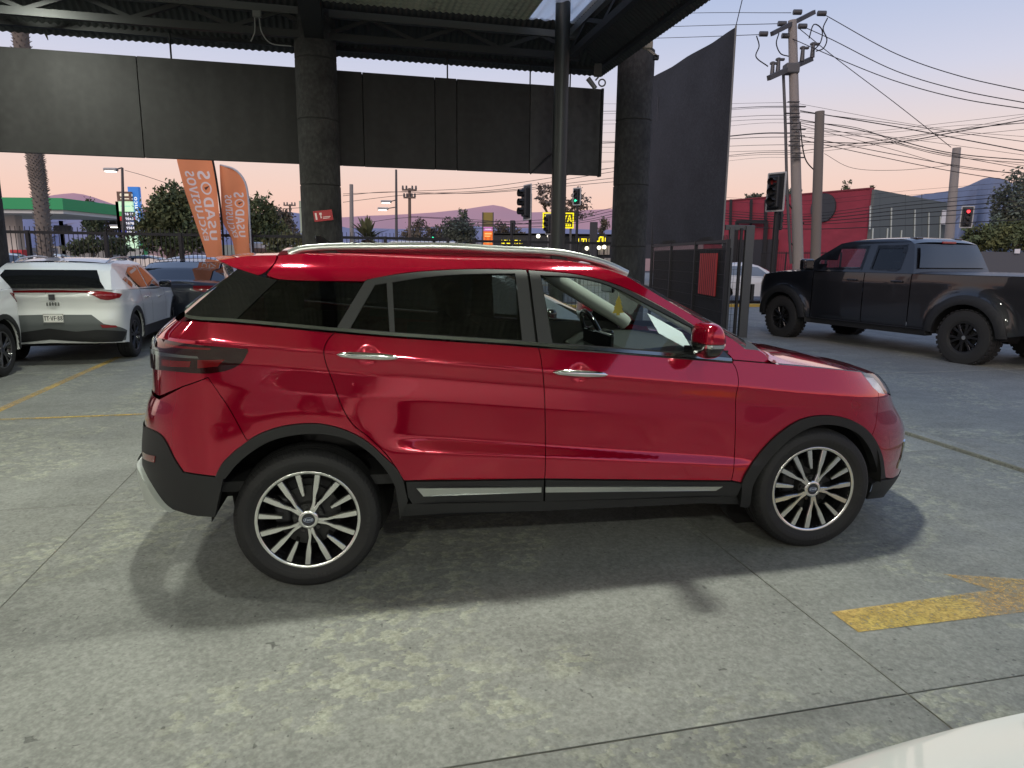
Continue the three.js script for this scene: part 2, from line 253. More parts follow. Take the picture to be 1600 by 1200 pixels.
// a body panel: outline (u,v) polygon laid on the skin with an edge flange; returns geometry
function panelGeo(sk, poly0, { cell = 0.03, inset = 0, off = 0, flange = 0.018, side = 1 } = {}) {
  const poly = insetPoly(poly0, inset); let x0 = 1e9, y0 = 1e9, x1 = -1e9, y1 = -1e9; for (const [x, y] of poly) { x0 = Math.min(x0, x); x1 = Math.max(x1, x); y0 = Math.min(y0, y); y1 = Math.max(y1, y); }
  const pos = [], nor = [], uv = [], idx = [], map = new Map();
  const vert = (u, v) => { const k = Math.round(u * 2e4) + ',' + Math.round(v * 2e4); let i = map.get(k); if (i !== undefined) return i; const n = sk.N(u, v), p = sk.P(u, v).addScaledVector(n, off); i = pos.length / 3; pos.push(p.x, p.y, p.z * side); nor.push(n.x, n.y, n.z * side); uv.push(u, v); map.set(k, i); return i; };
  const tri = (a, b, c) => { if (a !== b && b !== c && a !== c) side > 0 ? idx.push(a, b, c) : idx.push(a, c, b); };
  const nx = Math.ceil((x1 - x0) / cell), ny = Math.ceil((y1 - y0) / cell);
  for (let i = 0; i < nx; i++) for (let j = 0; j < ny; j++) {
    const cx0 = x0 + i * cell, cx1 = cx0 + cell, cy0 = y0 + j * cell, cy1 = cy0 + cell; let cut = false;
    for (let k = 0; k < poly.length && !cut; k++) { const a = poly[k], b = poly[(k + 1) % poly.length]; if (Math.max(a[0], b[0]) >= cx0 && Math.min(a[0], b[0]) <= cx1 && Math.max(a[1], b[1]) >= cy0 && Math.min(a[1], b[1]) <= cy1) cut = true; }
    if (!cut) { if (inPoly(poly, cx0 + cell / 2, cy0 + cell / 2)) { const a = vert(cx0, cy0), b = vert(cx1, cy0), c = vert(cx1, cy1), d = vert(cx0, cy1); tri(a, b, c); tri(a, c, d); } continue; }
    let p = clipCell(poly, cx0, cy0, cx1, cy1); p = p.filter((q, i2) => { const r = p[(i2 + 1) % p.length]; return Math.hypot(q[0] - r[0], q[1] - r[1]) > 2e-5; });
    if (p.length < 3) continue;
    let A = 0; for (let k = 0; k < p.length; k++) { const a = p[k], b = p[(k + 1) % p.length]; A += a[0] * b[1] - a[1] * b[0]; } if (Math.abs(A) < 1e-8) continue; if (A < 0) p.reverse();
    const pts = p.map((q) => new THREE.Vector2(q[0], q[1]));
    for (const f of THREE.ShapeUtils.triangulateShape(pts, [])) tri(vert(p[f[0]][0], p[f[0]][1]), vert(p[f[1]][0], p[f[1]][1]), vert(p[f[2]][0], p[f[2]][1]));
  }
  if (flange) {
    let A = 0; for (let k = 0; k < poly.length; k++) { const a = poly[k], b = poly[(k + 1) % poly.length]; A += a[0] * b[1] - a[1] * b[0]; } const ring = A > 0 ? poly : poly.slice().reverse();
    for (let k = 0; k < ring.length; k++) {
      const a = ring[k], b = ring[(k + 1) % ring.length], na = sk.N(a[0], a[1]), nb = sk.N(b[0], b[1]), pa = sk.P(a[0], a[1]).addScaledVector(na, off), pb = sk.P(b[0], b[1]).addScaledVector(nb, off), qa = pa.clone().addScaledVector(na, -flange), qb = pb.clone().addScaledVector(nb, -flange);
      const o = pos.length / 3, fn = pb.clone().sub(pa).cross(na).normalize(); for (const p of [pa, pb, qb, qa]) { pos.push(p.x, p.y, p.z * side); nor.push(fn.x, fn.y, fn.z * side); uv.push(0, 0); } tri(o, o + 2, o + 1); tri(o, o + 3, o + 2);
    }
  }
  const g = new THREE.BufferGeometry(); g.setAttribute('position', new THREE.Float32BufferAttribute(pos, 3)); g.setAttribute('normal', new THREE.Float32BufferAttribute(nor, 3)); g.setAttribute('uv', new THREE.Float32BufferAttribute(uv, 2)); g.setIndex(idx); return g;
}
// panel on the near side and its twin on the far side
function panel(sk, parent, name, outline, mat, o = {}) {
  const poly = sk.uv(outline), out = [];
  if (o.sub) poly.splice(0, 0);
  for (const side of o.near ? [1] : [1, -1]) out.push(mesh(name, panelGeo(sk, poly, { ...o, side }), mat, typeof o.par === 'function' ? o.par(side) : parent));
  return out;
}
// surface spanning from a near-side edge curve to its mirror image
function spanGeo(curve, crown, bow = 0, n = 24, lift = 0, pw = 2, thick = 0) {
  const pos = [], idx = [], m = curve.length, cr = typeof crown === 'function' ? crown : () => crown, bw = typeof bow === 'function' ? bow : () => bow;
  for (let i = 0; i < m; i++) for (let j = 0; j <= n; j++) { const t = 1 - 2 * j / n, p = curve[i], k = 1 - Math.pow(Math.abs(t), pw), q = i / (m - 1); pos.push(p.x + bw(q) * k, p.y + cr(q) * k + lift, p.z * t); }
  for (let i = 0; i < m - 1; i++) for (let j = 0; j < n; j++) { const a = i * (n + 1) + j, b = a + 1, c = a + n + 1, d = c + 1; idx.push(a, c, b, b, c, d); }
  const g = new THREE.BufferGeometry(); g.setAttribute('position', new THREE.Float32BufferAttribute(pos, 3)); g.setIndex(idx); g.computeVertexNormals();
  const uv = new Float32Array(pos.length / 3 * 2); g.setAttribute('uv', new THREE.BufferAttribute(uv, 2)); return g;
}
const mirrorZ = (g) => { const q = g.clone().applyMatrix4(new THREE.Matrix4().makeScale(1, 1, -1)); if (q.index) { const a = q.index.array; for (let i = 0; i < a.length; i += 3) { const t = a[i]; a[i] = a[i + 1]; a[i + 1] = t; } } return q; };
// ------------------------------------------------------------------ wheels (axis along z, outer face towards +z)
function tyreGeo(R, rim, w, lug = 0) {
  const h = w / 2, pr = [[rim - 0.012, -h * 0.8], [rim + 0.004, -h * 0.86], [rim + (R - rim) * 0.5, -h], [R - 0.022, -h * 0.93], [R - 0.006, -h * 0.8], [R, -h * 0.6]];
  for (const gz of [-0.36, 0, 0.36]) pr.push([R, h * gz - 0.008], [R - 0.009, h * gz - 0.006], [R - 0.009, h * gz + 0.006], [R, h * gz + 0.008]);
  pr.push([R, h * 0.6], [R - 0.006, h * 0.8], [R - 0.02, h * 0.92], [R - 0.024, h * 0.945], [R - 0.03, h * 0.95], [rim + (R - rim) * 0.55, h], [rim + (R - rim) * 0.45, h * 1.0], [rim + 0.03, h * 0.97], [rim + 0.026, h * 0.93], [rim + 0.006, h * 0.88], [rim - 0.012, h * 0.8]);
  const g = new THREE.LatheGeometry(pr.map(([x, y]) => new THREE.Vector2(x, y)), 72).rotateX(Math.PI / 2);
  if (!lug) return g;
  const l = [g.toNonIndexed()]; for (let i = 0; i < 34; i++) for (const sd of [-1, 1]) { const b = rbox(0.055, 0.018, h * 0.62, 0.007, 0, R, sd * h * 0.62, 1); b.rotateZ((i + (sd > 0 ? 0 : 0.5)) / 34 * Math.PI * 2); l.push(b); }
  return merge(l);
}
function spokeGeo(pts, depth, z) { const s = new THREE.Shape(pts.map((p) => new THREE.Vector2(p[0], p[1]))); return new THREE.ExtrudeGeometry(s, { depth, bevelEnabled: true, bevelSize: 0.0025, bevelThickness: 0.003, bevelSegments: 1, curveSegments: 4 }).translate(0, 0, z - depth); }
function makeWheel(o) {
  const { R, rim, w, style } = o, g = new THREE.Group(); g.name = 'wheel';
  const ty = mesh('tyre', tyreGeo(R, rim, w, o.lug), o.lug ? M.rubber : M.tyre, g), h = w / 2, rm = g;
  mesh('barrel', new THREE.LatheGeometry([[rim - 0.012, h * 0.86], [rim - 0.02, h * 0.7], [rim - 0.045, h * 0.3], [rim - 0.05, -h * 0.8]].map(([x, y]) => new THREE.Vector2(x, y)), 60).rotateX(Math.PI / 2), M.darkAlloy, rm);
  mesh('lip', new THREE.LatheGeometry([[rim - 0.016, h * 0.78], [rim - 0.010, h * 0.86], [rim + 0.001, h * 0.88], [rim + 0.006, h * 0.86], [rim + 0.005, h * 0.78]].map(([x, y]) => new THREE.Vector2(x, y)), 72).rotateX(Math.PI / 2), o.lipMat || M.alloy, rm);
  mesh('brake_disc', [cyl(rim * 0.62, rim * 0.62, 0.025, 40).rotateX(Math.PI / 2).translate(0, 0, h * 0.1), cyl(rim * 0.3, rim * 0.3, 0.08, 24).rotateX(Math.PI / 2).translate(0, 0, h * 0.25)], std(0.05, 0.05, 0.05, 0.5, 0.6), rm);
  mesh('brake_caliper', [rbox(rim * 0.32, rim * 0.55, 0.06, 0.02, -rim * 0.5, rim * 0.16, h * 0.2)], std(0.02, 0.02, 0.022, 0.5, 0.3), rm);
  const r0 = 0.03, r1 = rim - 0.012, face = h * 0.8, spin = o.spin || 0, sm = o.spokeMat || M.alloy;
  const pl = (list, wd) => { const A = list.map(([r, a], i) => [r * Math.cos(a) - wd[i] * Math.sin(a), r * Math.sin(a) + wd[i] * Math.cos(a)]), B = list.map(([r, a], i) => [r * Math.cos(a) + wd[i] * Math.sin(a), r * Math.sin(a) - wd[i] * Math.cos(a)]); return A.concat(B.reverse()); };
  const put = (list, wd) => { const _ = mesh('spoke', spokeGeo(pl(list, wd), 0.012, face), sm, rm); mesh('spoke_back', spokeGeo(pl(list, wd.map((q) => q * 1.12 + 0.002)), 0.05, face - 0.006), M.darkAlloy, rm); };
  if (style === 'multi') for (let i = 0; i < 5; i++) {
    const a = spin + i * Math.PI * 2 / 5, d = 24 * Math.PI / 180;
    put([[0.045, a + 0.10], [0.09, a + 0.13], [0.125, a + 0.19], [0.16, a + 0.205], [r1, a + d / 2 + 0.02]], [0.0072, 0.005, 0.0064, 0.0108, 0.0116]);
    put([[0.045, a - 0.10], [0.09, a - 0.13], [0.125, a - 0.19], [0.16, a - 0.205], [r1, a - d / 2 - 0.02]], [0.0072, 0.005, 0.0064, 0.0108, 0.0116]);
    put([[0.122, a + Math.PI / 5 - 0.02], [0.15, a + Math.PI / 5 - 0.01], [r1, a + Math.PI / 5]], [0.0042, 0.0078, 0.0118]);
  } else for (let i = 0; i < (o.n || 5); i++) {
    const a = spin + i * Math.PI * 2 / (o.n || 5);
    for (const sd of [-1, 1]) put([[rim * 0.14, a + sd * 0.2], [rim * 0.5, a + sd * 0.13], [r1, a + sd * 0.2]], [0.013, 0.011, 0.017]);
  }
  mesh('hub', [new THREE.LatheGeometry([[0.052, face - 0.05], [0.05, face - 0.006], [0.044, face + 0.003], [0.032, face + 0.004], [0.031, face]].map(([x, y]) => new THREE.Vector2(x, y)), 40).rotateX(Math.PI / 2)], sm, rm);
  const cap = mesh('hub_cap', cyl(0.0315, 0.0315, 0.008, 32).rotateX(Math.PI / 2).translate(0, 0, face - 0.002), o.capMat || M.glossBlack, rm);
  if (o.capArt) mesh('hub_badge', new THREE.CircleGeometry(0.029, 32).translate(0, 0, face + 0.0035), o.capArt, rm);
  for (let i = 0; i < 5; i++) { const a = spin + Math.PI / 5 + i * Math.PI * 2 / 5; mesh('lug_nut', cyl(0.0095, 0.0095, 0.03, 6).rotateX(Math.PI / 2).translate(0.062 * Math.cos(a), 0.062 * Math.sin(a), face - 0.025), M.darkAlloy, rm); }
  return g;
}
function putWheels(car, wheel, xs, R, zOut, w, steer = 0) {
  for (const x of xs) for (const sd of [1, -1]) { const q = wheel.clone(); q.position.set(x, R, sd * (zOut - w / 2)); if (sd < 0) q.rotation.y = Math.PI; if (x === xs[xs.length - 1]) q.rotation.y += steer; car.add(q); }
}
// ------------------------------------------------------------------ the red SUV
const CARYAW = 0.19745, HN2 = [Math.sin(CARYAW), Math.cos(CARYAW)];
const suv = thing('red_suv', 'glossy red SUV with silver roof rails and black wheel arch trim parked under the canopy', 'car', [-0.9694 - 0.915 * HN2[0], 0, -3.0821 - 0.915 * HN2[1]], CARYAW);
{
  const WB = 2.716, RT = 0.346;
  const vb = (s) => 1.291 - 0.0905 * s, vc = (s) => 1.174 - 0.1045 * s, vt = (s) => 0.8 - 0.112 * s, vl = (s) => 0.724 - 0.088 * s;
  const handles = [];
  const W = (s, v) => {
    const rg = sstep(0.3, 0.7, s) * (1 - sstep(2.05, 2.45, s)), cz = sstep(-0.5, 0.1, s) * (1 - 0.55 * sstep(2.2, 2.9, s));
    const b = vb(s), c = vc(s), t = vt(s), l = vl(s);
    const T = [[0.15, 0.86], [0.27, 0.9], [0.4, 0.914], [l, 0.924 + 0.026 * rg], [t, 0.926 - 0.010 * rg], [(t + c) / 2, 0.936], [c - 0.075, 0.938 - 0.006 * cz], [c, 0.942 + 0.016 * cz], [b, 0.910], [b + 0.2, 0.85]];
    let w = 0; for (let k = -3; k <= 3; k++) w += interp(T, v + k * 0.006) * [1, 2, 3, 4, 3, 2, 1][k + 3]; w /= 16;
    w -= 0.03 * Math.max(0, s - 1.7) ** 2 + 0.035 * Math.max(0, -0.1 - s) ** 2;
    const f = (x0, A) => { const r = Math.hypot(s - x0, (v - 0.34) * 0.92); return A * Math.exp(-(((r - 0.44) / 0.17) ** 2)) * sstep(0.2, 0.4, v); };
    w += f(0, 0.026) + f(WB, 0.022);
    for (const [hs, hv] of handles) { const d = Math.hypot((s - hs) / 0.062, (v - hv) / 0.05); if (d < 1) w -= 0.014 * (1 - sstep(0.35, 1, d)); }
    return w;
  };
  const srT = [[0.2, -0.7], [0.3, -0.78], [0.4, -0.865], [0.51, -0.885], [0.656, -0.875], [0.8, -0.85], [0.87, -0.835], [0.93, -0.80], [1.07, -0.785], [1.17, -0.775], [1.21, -0.755], [1.27, -0.69], [1.33, -0.6]];
  const sfT = [[0.15, 3.64], [0.2, 3.68], [0.314, 3.75], [0.459, 3.72], [0.57, 3.72], [0.65, 3.67], [0.72, 3.60], [0.795, 3.54], [0.87, 3.49], [0.936, 3.41], [1.0, 3.28]];
  const low = makeSkin({ W, a: -0.35, b: 2.75, Lr: 1.3, Lf: 1.5, n: 2.6, sr: (v) => smoothI(srT, v, 0.03), sf: (v) => smoothI(sfT, v, 0.04), range: [-1.65, 4.25, 0.15, 1.36] }).bind(suv);
  const Wg = (s, v) => 0.905 - 0.40 * (v - vb(s)) - 7 * Math.max(0, v - 1.49) ** 2 - 0.09 * Math.max(0, 0.2 - s) ** 2 - 0.055 * Math.max(0, s - 1.35) ** 2;
  const gh = makeSkin({ W: Wg, flat: true, range: [-0.95, 2.75, 0.95, 1.68] }).bind(suv);
  for (const [x, y] of [[575, 557], [906, 584]]) handles.push(low.inv(x, y));
  low.bind(suv);
  const R = M.redPaint, dc = { cell: 0.014, inset: 0.0022, flange: 0.02 };
  const belt = [[290, 491], [300, 494], [370, 499], [525, 513], [610, 520], [816, 534], [863, 538], [967, 546], [1083, 555], [1142, 560]], beltLow = belt.map(([x, y]) => [x, y + 7]);
  const bl = (x0, x1, dy = 7) => { const o = []; for (let i = 0; i <= 10; i++) { const x = lerp(x0, x1, i / 10); o.push([x, interp(belt, x) + dy]); } return o; };
  const seamC = [[524, 519], [512.5, 531], [506, 547], [508, 563], [519, 594], [537, 641], [553, 665], [575, 682], [606, 713], [619, 731]];
  const seamB = [[841, 544], [844, 554], [850, 604], [852, 672], [852, 735], [851, 748]];
  const seamA = [[1145, 567], [1150, 576], [1154, 597], [1150, 619], [1149, 672], [1146, 735], [1143, 751]];
  const archR = [[337, 744], [347, 725], [369, 703], [400, 681], [437, 667], [481, 661.5], [512, 664], [547, 675], [575, 691], [603, 716], [619, 731], [630, 750]];
  const archF = [[1158, 754], [1164, 740], [1188.5, 704.5], [1216, 677], [1249, 656], [1282, 649], [1315, 652], [1342, 663], [1362, 682], [1375.5, 710], [1381, 746]];
  const rev = (a) => a.slice().reverse();
  // ---- body panels
  panel(low, suv, 'rear_door', ol(seamC, [[619, 731], [630, 750]], [[633, 751], [850, 748]], rev(seamB), bl(838, 526)), R, { ...dc, cell: 0.011 });
  panel(low, suv, 'front_door', ol(seamB, [[851, 748], [1143, 751]], rev(seamA), bl(1142, 843)), R, { ...dc, cell: 0.011 });
  panel(low, suv, 'quarter_panel', ol(seamC, rev(archR.slice(2, 11)), [[388, 690], [383, 683], [358, 638], [325, 590]], [[325, 590], [285, 604]]).concat([[-0.9, 0.95, 1], [-0.9, 1.2, 1], [-0.86, 1.298, 1]], bl(303, 523)), R, dc);
  panel(low, suv, 'tailgate', ol([[-0.903, 0.95], [-0.903, 1.2], [-0.863, 1.3]].map((p) => p)).map((p) => [p[0], p[1], 1]).concat([[-1.65, 1.31, 1], [-1.65, 0.945, 1]]), R, dc);
  const fs = [[1373, 613], [1371, 640], [1368, 665], [1362, 682]];
  panel(low, suv, 'fender', ol(seamA, [[1143, 751], [1158, 754]], archF.slice(0, 9), rev(fs), [[1364, 605], [1347, 583]], [[1345, 581], [1287, 575], [1205, 568], [1146, 563]]), R, dc);
  panel(low, suv, 'rear_bumper', ol([[325, 590], [358, 638], [383, 683], [388, 690]], archR.slice(0, 3).reverse(), [[337, 744], [287, 737]], [[287, 737], [275, 719], [253, 680], [228, 667]]).concat([[-1.65, 0.74, 1], [-1.65, 0.94, 1], [-0.9, 0.935, 1], [285, 604.5]]), R, dc);
  panel(low, suv, 'lower_rear_bumper', ol([[350, 745], [287, 737]], [[287, 737], [275, 719], [253, 680], [228, 667]]).concat([[-1.65, 0.735, 1], [-1.65, 0.33, 1]], ol([[245, 787], [269, 795], [303, 805], [337, 808]])), M.trim, { ...dc, off: 0.006, flange: 0.05 });
  panel(low, suv, 'rear_skid_plate', ol([[223, 722], [231, 741], [259, 784], [275, 797]], [[262, 793], [245, 787]]).concat([[-1.65, 0.335, 1], [-1.65, 0.56, 1]]), std(0.46, 0.49, 0.46, 0.4, 0.35), { ...dc, off: 0.03, flange: 0.03 });
  panel(low, suv, 'rear_reflector', [[226, 705], [245, 712], [244, 722], [227, 716]], M.reflector, { off: 0.01, flange: 0.006 });
  panel(low, suv, 'front_bumper', ol(fs, archF.slice(8), [[1381, 746], [1395, 747], [1411, 736]]).concat([[4.25, 0.33, 1], [4.25, 0.80, 1]], [[1394, 618], [1375, 613.5]]), R, dc);
  panel(low, suv, 'lower_front_bumper', ol([[1371, 751], [1395, 747], [1411, 736]]).concat([[4.25, 0.325, 1], [4.25, 0.19, 1]], ol([[1392, 768], [1381, 776], [1353, 780]]), [[1362, 755]]), M.trim, { ...dc, off: 0.004, flange: 0.06 });
  panel(low, suv, 'grille', [[3.72, 0.7, 1], [4.25, 0.74, 1], [4.25, 0.47, 1], [3.82, 0.47, 1]], M.glossBlack, { off: 0.006 });
  panel(low, suv, 'fog_lamp_bezel', [[1412, 690], [1418, 690], [1409, 732], [1401, 732]], M.chrome, { off: 0.006, flange: 0.006, cell: 0.01 });
  panel(low, suv, 'headlight', ol([[1347, 583], [1364.5, 605], [1375, 613], [1391, 616.5]]).concat([[3.62, 0.80, 1], [3.62, 0.885, 1]], ol([[1390, 594], [1380, 586.5], [1347, 583]])), M.lamp, { off: 0.004, flange: 0.004, cell: 0.015 });
  panel(low, suv, 'headlight_housing', ol([[1348, 583.5], [1364.5, 604], [1375, 612], [1390, 615.5]]).concat([[3.61, 0.80, 1], [3.61, 0.88, 1]], ol([[1389, 595], [1380, 587.5], [1348, 584]])), M.lampCore, { off: -0.03, flange: 0.02, cell: 0.02 });
  panel(low, suv, 'arch_trim', ol(archR, [[637, 781], [625, 809]], [[622, 787], [616, 756], [591, 719], [553, 690], [512, 678], [466, 678], [419, 690], [375, 720], [352, 747]]), M.trim, { off: 0.012, flange: 0.05, cell: 0.02 });
  panel(low, suv, 'arch_trim', ol(archF, [[1371, 748], [1367, 729], [1356, 699], [1340, 678], [1315, 666], [1282, 663], [1249, 674], [1219, 697], [1194, 725], [1175, 757], [1168, 790], [1155, 790]]), M.trim, { off: 0.012, flange: 0.05, cell: 0.02 });
  panel(low, suv, 'door_sill_trim', [[634, 752], [850, 749], [849, 783], [644, 787], [637, 776]], M.trim, { off: 0.006, inset: 0.0015 });
  panel(low, suv, 'door_sill_trim', [[852, 749], [1142, 752], [1160, 755], [1151, 774], [851, 783]], M.trim, { off: 0.006, inset: 0.0015 });
  panel(low, suv, 'sill', [[634, 789], [850, 785], [1152, 776], [1158, 790], [1100, 788], [850, 800], [625, 809]], M.trim, { off: -0.012, flange: 0.2 });
  panel(low, suv, 'chrome_strip', [[650, 761.5], [845, 759.5], [845, 767.5], [661, 774]], M.satin, { off: 0.014, flange: 0.01, cell: 0.05 });
  panel(low, suv, 'chrome_strip', [[851.5, 759], [1128, 758.5], [1117, 765], [851.5, 767.5]], M.satin, { off: 0.014, flange: 0.01, cell: 0.05 });
  panel(low, suv, 'tail_lamp', [[-1.22, 1.195, 1]].concat(ol([[245, 528], [287, 536], [340, 541], [387, 544.5]], [[388, 549], [378, 566], [362, 576], [325, 583], [246, 577]]), [[-1.22, 1.055, 1]]), M.tail, { off: 0.009, flange: 0.02, cell: 0.02 });
  for (const q of [[[256, 561], [300, 564], [298, 573], [256, 571]], [[310, 562], [352, 561], [341, 572], [310, 575]], [[262, 537], [330, 543], [330, 546], [262, 541]]]) panel(low, suv, 'lamp_element', q, M.reflector, { off: 0.0105, flange: 0.003, cell: 0.02 });
  panel(low, suv, 'tail_lamp_chrome', [[-1.2, 1.148, 1], [243, 546], [270, 552], [310, 556], [312, 559.5], [270, 557], [243, 553], [-1.2, 1.128, 1]], M.darkChrome, { off: 0.011, flange: 0.004, cell: 0.02 });
  // ---- greenhouse
  const roofLine = [[433, 399], [480, 396], [600, 395], [730, 396], [886, 407], [949, 421], [980, 432]], pillarA = [[980, 432], [1030, 462], [1092, 498.5], [1149, 533], [1164, 545]];
  panel(gh, suv, 'roof_side', ol(roofLine, pillarA, [[1164, 545], [1189, 549], [1206, 567]], [[1146, 562], [1142, 557], [1124, 541], [1086, 510], [1030, 477], [967, 446], [905, 429], [824, 421], [730, 420], [636, 426], [574, 437]], [[569, 440], [434, 436], [416, 430]], [[430, 411], [434, 403]]), R, { ...dc, inset: 0.0015 });
  panel(gh, suv, 'spoiler_end', ol([[342, 407], [387, 400], [432, 398.5]], [[432, 403], [428, 411], [414, 425], [403, 430]], [[403, 430], [369, 419], [342, 407]]), R, { cell: 0.02, flange: 0.004 });
  const lift = (sk, pts, k = 0) => ol(pts).map((p) => { const q = sk.inv(p[0], p[1]); return sk.P(q[0], q[1]); });
  mesh('spoiler_top', spanGeo(lift(gh, [[342, 407], [387, 400], [433, 398.5]]), 0.02, (q) => -0.1 * (1 - q), 28, -0.001, 2.5), R, suv);
  mesh('spoiler_underside', spanGeo(lift(gh, [[342, 407], [369, 419], [403, 430]]), 0.02, (q) => -0.1 * (1 - q), 28, 0.001, 2.5), R, suv);
  mesh('roof', spanGeo(lift(gh, roofLine), (q) => 0.045 - 0.01 * q, (q) => 0.1 * q, 30, 0, 2.4), R, suv);
  mesh('headliner', spanGeo(lift(gh, roofLine), 0.04, (q) => 0.08 * q, 12, -0.03, 2.4), M.headliner, suv);
  mesh('windscreen', spanGeo(lift(gh, pillarA), (q) => 0.035 - 0.02 * q, (q) => 0.1 + 0.16 * q, 28, 0, 2.2), M.clear, suv);
  mesh('rear_window', spanGeo(lift(gh, [[384, 424], [345, 450], [316, 471], [290, 491]]), 0.02, (q) => -0.1 - 0.02 * q, 24, 0, 2.2), M.tint, suv);
  mesh('rear_pillar_cladding', panelGeo(gh, gh.uv([[372, 420], [405, 431.5], [433, 437.5], [369, 499], [303, 494], [290, 490]]), { off: 0.001, cell: 0.03 }), M.glossBlack, suv);
  mesh('rear_pillar_cladding', panelGeo(gh, gh.uv([[372, 420], [405, 431.5], [433, 437.5], [369, 499], [303, 494], [290, 490]]), { off: 0.001, cell: 0.03, side: -1 }), M.glossBlack, suv);
  const gl = { off: -0.006, flange: 0, cell: 0.06 };
  panel(gh, suv, 'quarter_window', [[434, 437], [568, 441], [526, 512], [371, 498.5]], M.tint, gl);
  const ring = (outer, inner) => [...outer, outer[0], inner[0], ...inner.slice(1).reverse(), inner[0]];
  const wr = ol([[586, 445], [614, 441], [667, 433], [717, 429], [805, 427]], [[816, 532], [617, 519], [547, 513]]), wf = ol([[844, 430], [905, 434], [955, 447], [1014, 477], [1082, 512]], [[1083, 552], [967, 543], [863, 536]]);
  panel(gh, suv, 'rear_door_frame', ring(ol([[570, 440], [574, 437.5], [636, 427], [730, 421], [822, 422]], [[837, 536], [610, 520], [526, 513]]), wr), M.frame, { off: 0.001, cell: 0.03, flange: 0.014 });
  panel(gh, suv, 'front_door_frame', ring(ol([[826, 422.5], [905, 430], [967, 447], [1030, 478], [1086, 511], [1124, 542], [1141, 558]], [[1083, 554], [967, 546], [863, 538], [841, 537]]), wf), M.frame, { off: 0.001, cell: 0.03, flange: 0.014 });
  panel(gh, suv, 'centre_pillar', [[808, 424], [846, 428], [868, 541], [812, 537]], M.under, { off: -0.022, flange: 0.02, cell: 0.08 });
  panel(gh, suv, 'rear_door_window', wr, M.tint, gl);
  panel(gh, suv, 'front_door_window', wf, M.clear, gl);
  panel(gh, suv, 'window_divider', [[604, 441], [613, 440], [617, 521], [609, 520]], M.frame, { off: 0.002, cell: 0.05, flange: 0.012 });
  panel(gh, suv, 'mirror_sail', [[1084, 515], [1124, 543], [1141, 559], [1084, 554]], M.glossBlack, { off: 0.003, cell: 0.04, flange: 0.008 });
  panel(gh, suv, 'belt_molding', ol(belt, rev(belt.map(([x, y]) => [x, y + 5]))), M.darkChrome, { off: 0.009, flange: 0.012, cell: 0.05 });
  // ---- bonnet and cowl
  const hoodEdge = ol([[1205, 564.5], [1207, 566]], [[1207, 566], [1246, 569.5], [1287, 573.5], [1345, 580]]).map((p) => low.inv(...p)), he = hoodEdge.map((q) => low.P(q[0], q[1]));
  const hu = hoodEdge[hoodEdge.length - 1]; for (let i = 1; i <= 10; i++) { const u = lerp(hu[0], 4.25, i / 10); he.push(low.P(u, hu[1] - 0.105 * Math.pow(i / 10, 0.7))); }
  const hc = new THREE.CatmullRomCurve3(he, false, 'centripetal').getPoints(60);
  mesh('bonnet', spanGeo(hc, (q) => (0.02 + 0.04 * sstep(0, 0.2, q)) * (1 - q * 0.75), (q) => 0.07 * (1 - sstep(0, 0.3, q)), 40, -0.002, 2.6), R, suv);
  const cw = [[1149, 536], [1164, 546], [1191, 550]].map((p) => { const q = gh.inv(...p); return gh.P(q[0], q[1]); });
  mesh('cowl', spanGeo(cw, 0.03, (q) => 0.24, 20, -0.03), M.trim, suv);
  // ---- roof rails, antenna
  const railPts = [[452, 397], [466, 391], [484, 388.5], [512, 386.5], [600, 385.5], [700, 385.5], [780, 390], [874, 395.5], [925, 406], [955, 416], [980, 428]];
  const rz = (x) => 0.66 - 0.05 * sstep(700, 980, x) * 0 ; const inPlane = (px, py, Z) => { const o = suv.worldToLocal(V(0, CAMH, 0)), e = suv.worldToLocal(V(0, CAMH, 0).add(ray(px, py))).sub(o), t = (Z - o.z) / e.z; return o.addScaledVector(e, t); };
  const rp = railPts.map(([x, y]) => inPlane(x, y, 0.645)), rc = new THREE.CatmullRomCurve3(rp, false, 'centripetal'), rs = new THREE.Shape(); rs.absellipse(0, 0, 0.015, 0.02, 0, Math.PI * 2);
  const rail = new THREE.ExtrudeGeometry(rs, { steps: 70, extrudePath: rc, curveSegments: 10 });
  for (const sd of [1, -1]) mesh('roof_rail', sd > 0 ? rail : mirrorZ(rail), M.satin, suv);
  for (const sd of [1, -1]) for (const k of [3, 7]) mesh('rail_foot', rbox(0.09, 0.05, 0.03, 0.008, rp[k].x, rp[k].y - 0.03, sd * 0.635), M.trim, suv);
  const fin = new THREE.Shape([[0, 0], [0.17, 0], [0.05, 0.035], [0.012, 0.062], [-0.01, 0.06]].map((p) => new THREE.Vector2(...p)));
  mesh('antenna_fin', new THREE.ExtrudeGeometry(fin, { depth: 0.02, bevelEnabled: true, bevelSize: 0.006, bevelThickness: 0.008, bevelSegments: 2 }).translate(0.03, 1.645, -0.01), M.glossBlack, suv);
  // ---- door handles
  for (const [hs, hv] of handles) for (const sd of [1, -1]) {
    const pr = []; for (let i = 0; i <= 16; i++) { const t = i / 16 * 2 - 1; pr.push(new THREE.Vector2(0.0165 * Math.pow(1 - Math.abs(t) ** 3.2, 0.5) + 0.0005, t * 0.14)); }
    const w = low.P(hs, hv).z, g = new THREE.LatheGeometry(pr, 16).rotateZ(-Math.PI / 2).scale(1, 1, 0.8).rotateZ(-0.07).translate(hs, hv + 0.004, (Math.max(low.P(hs + 0.1, hv).z, low.P(hs - 0.1, hv).z) + 0.018));
    mesh('door_handle', sd > 0 ? g : mirrorZ(g), M.chrome, suv);
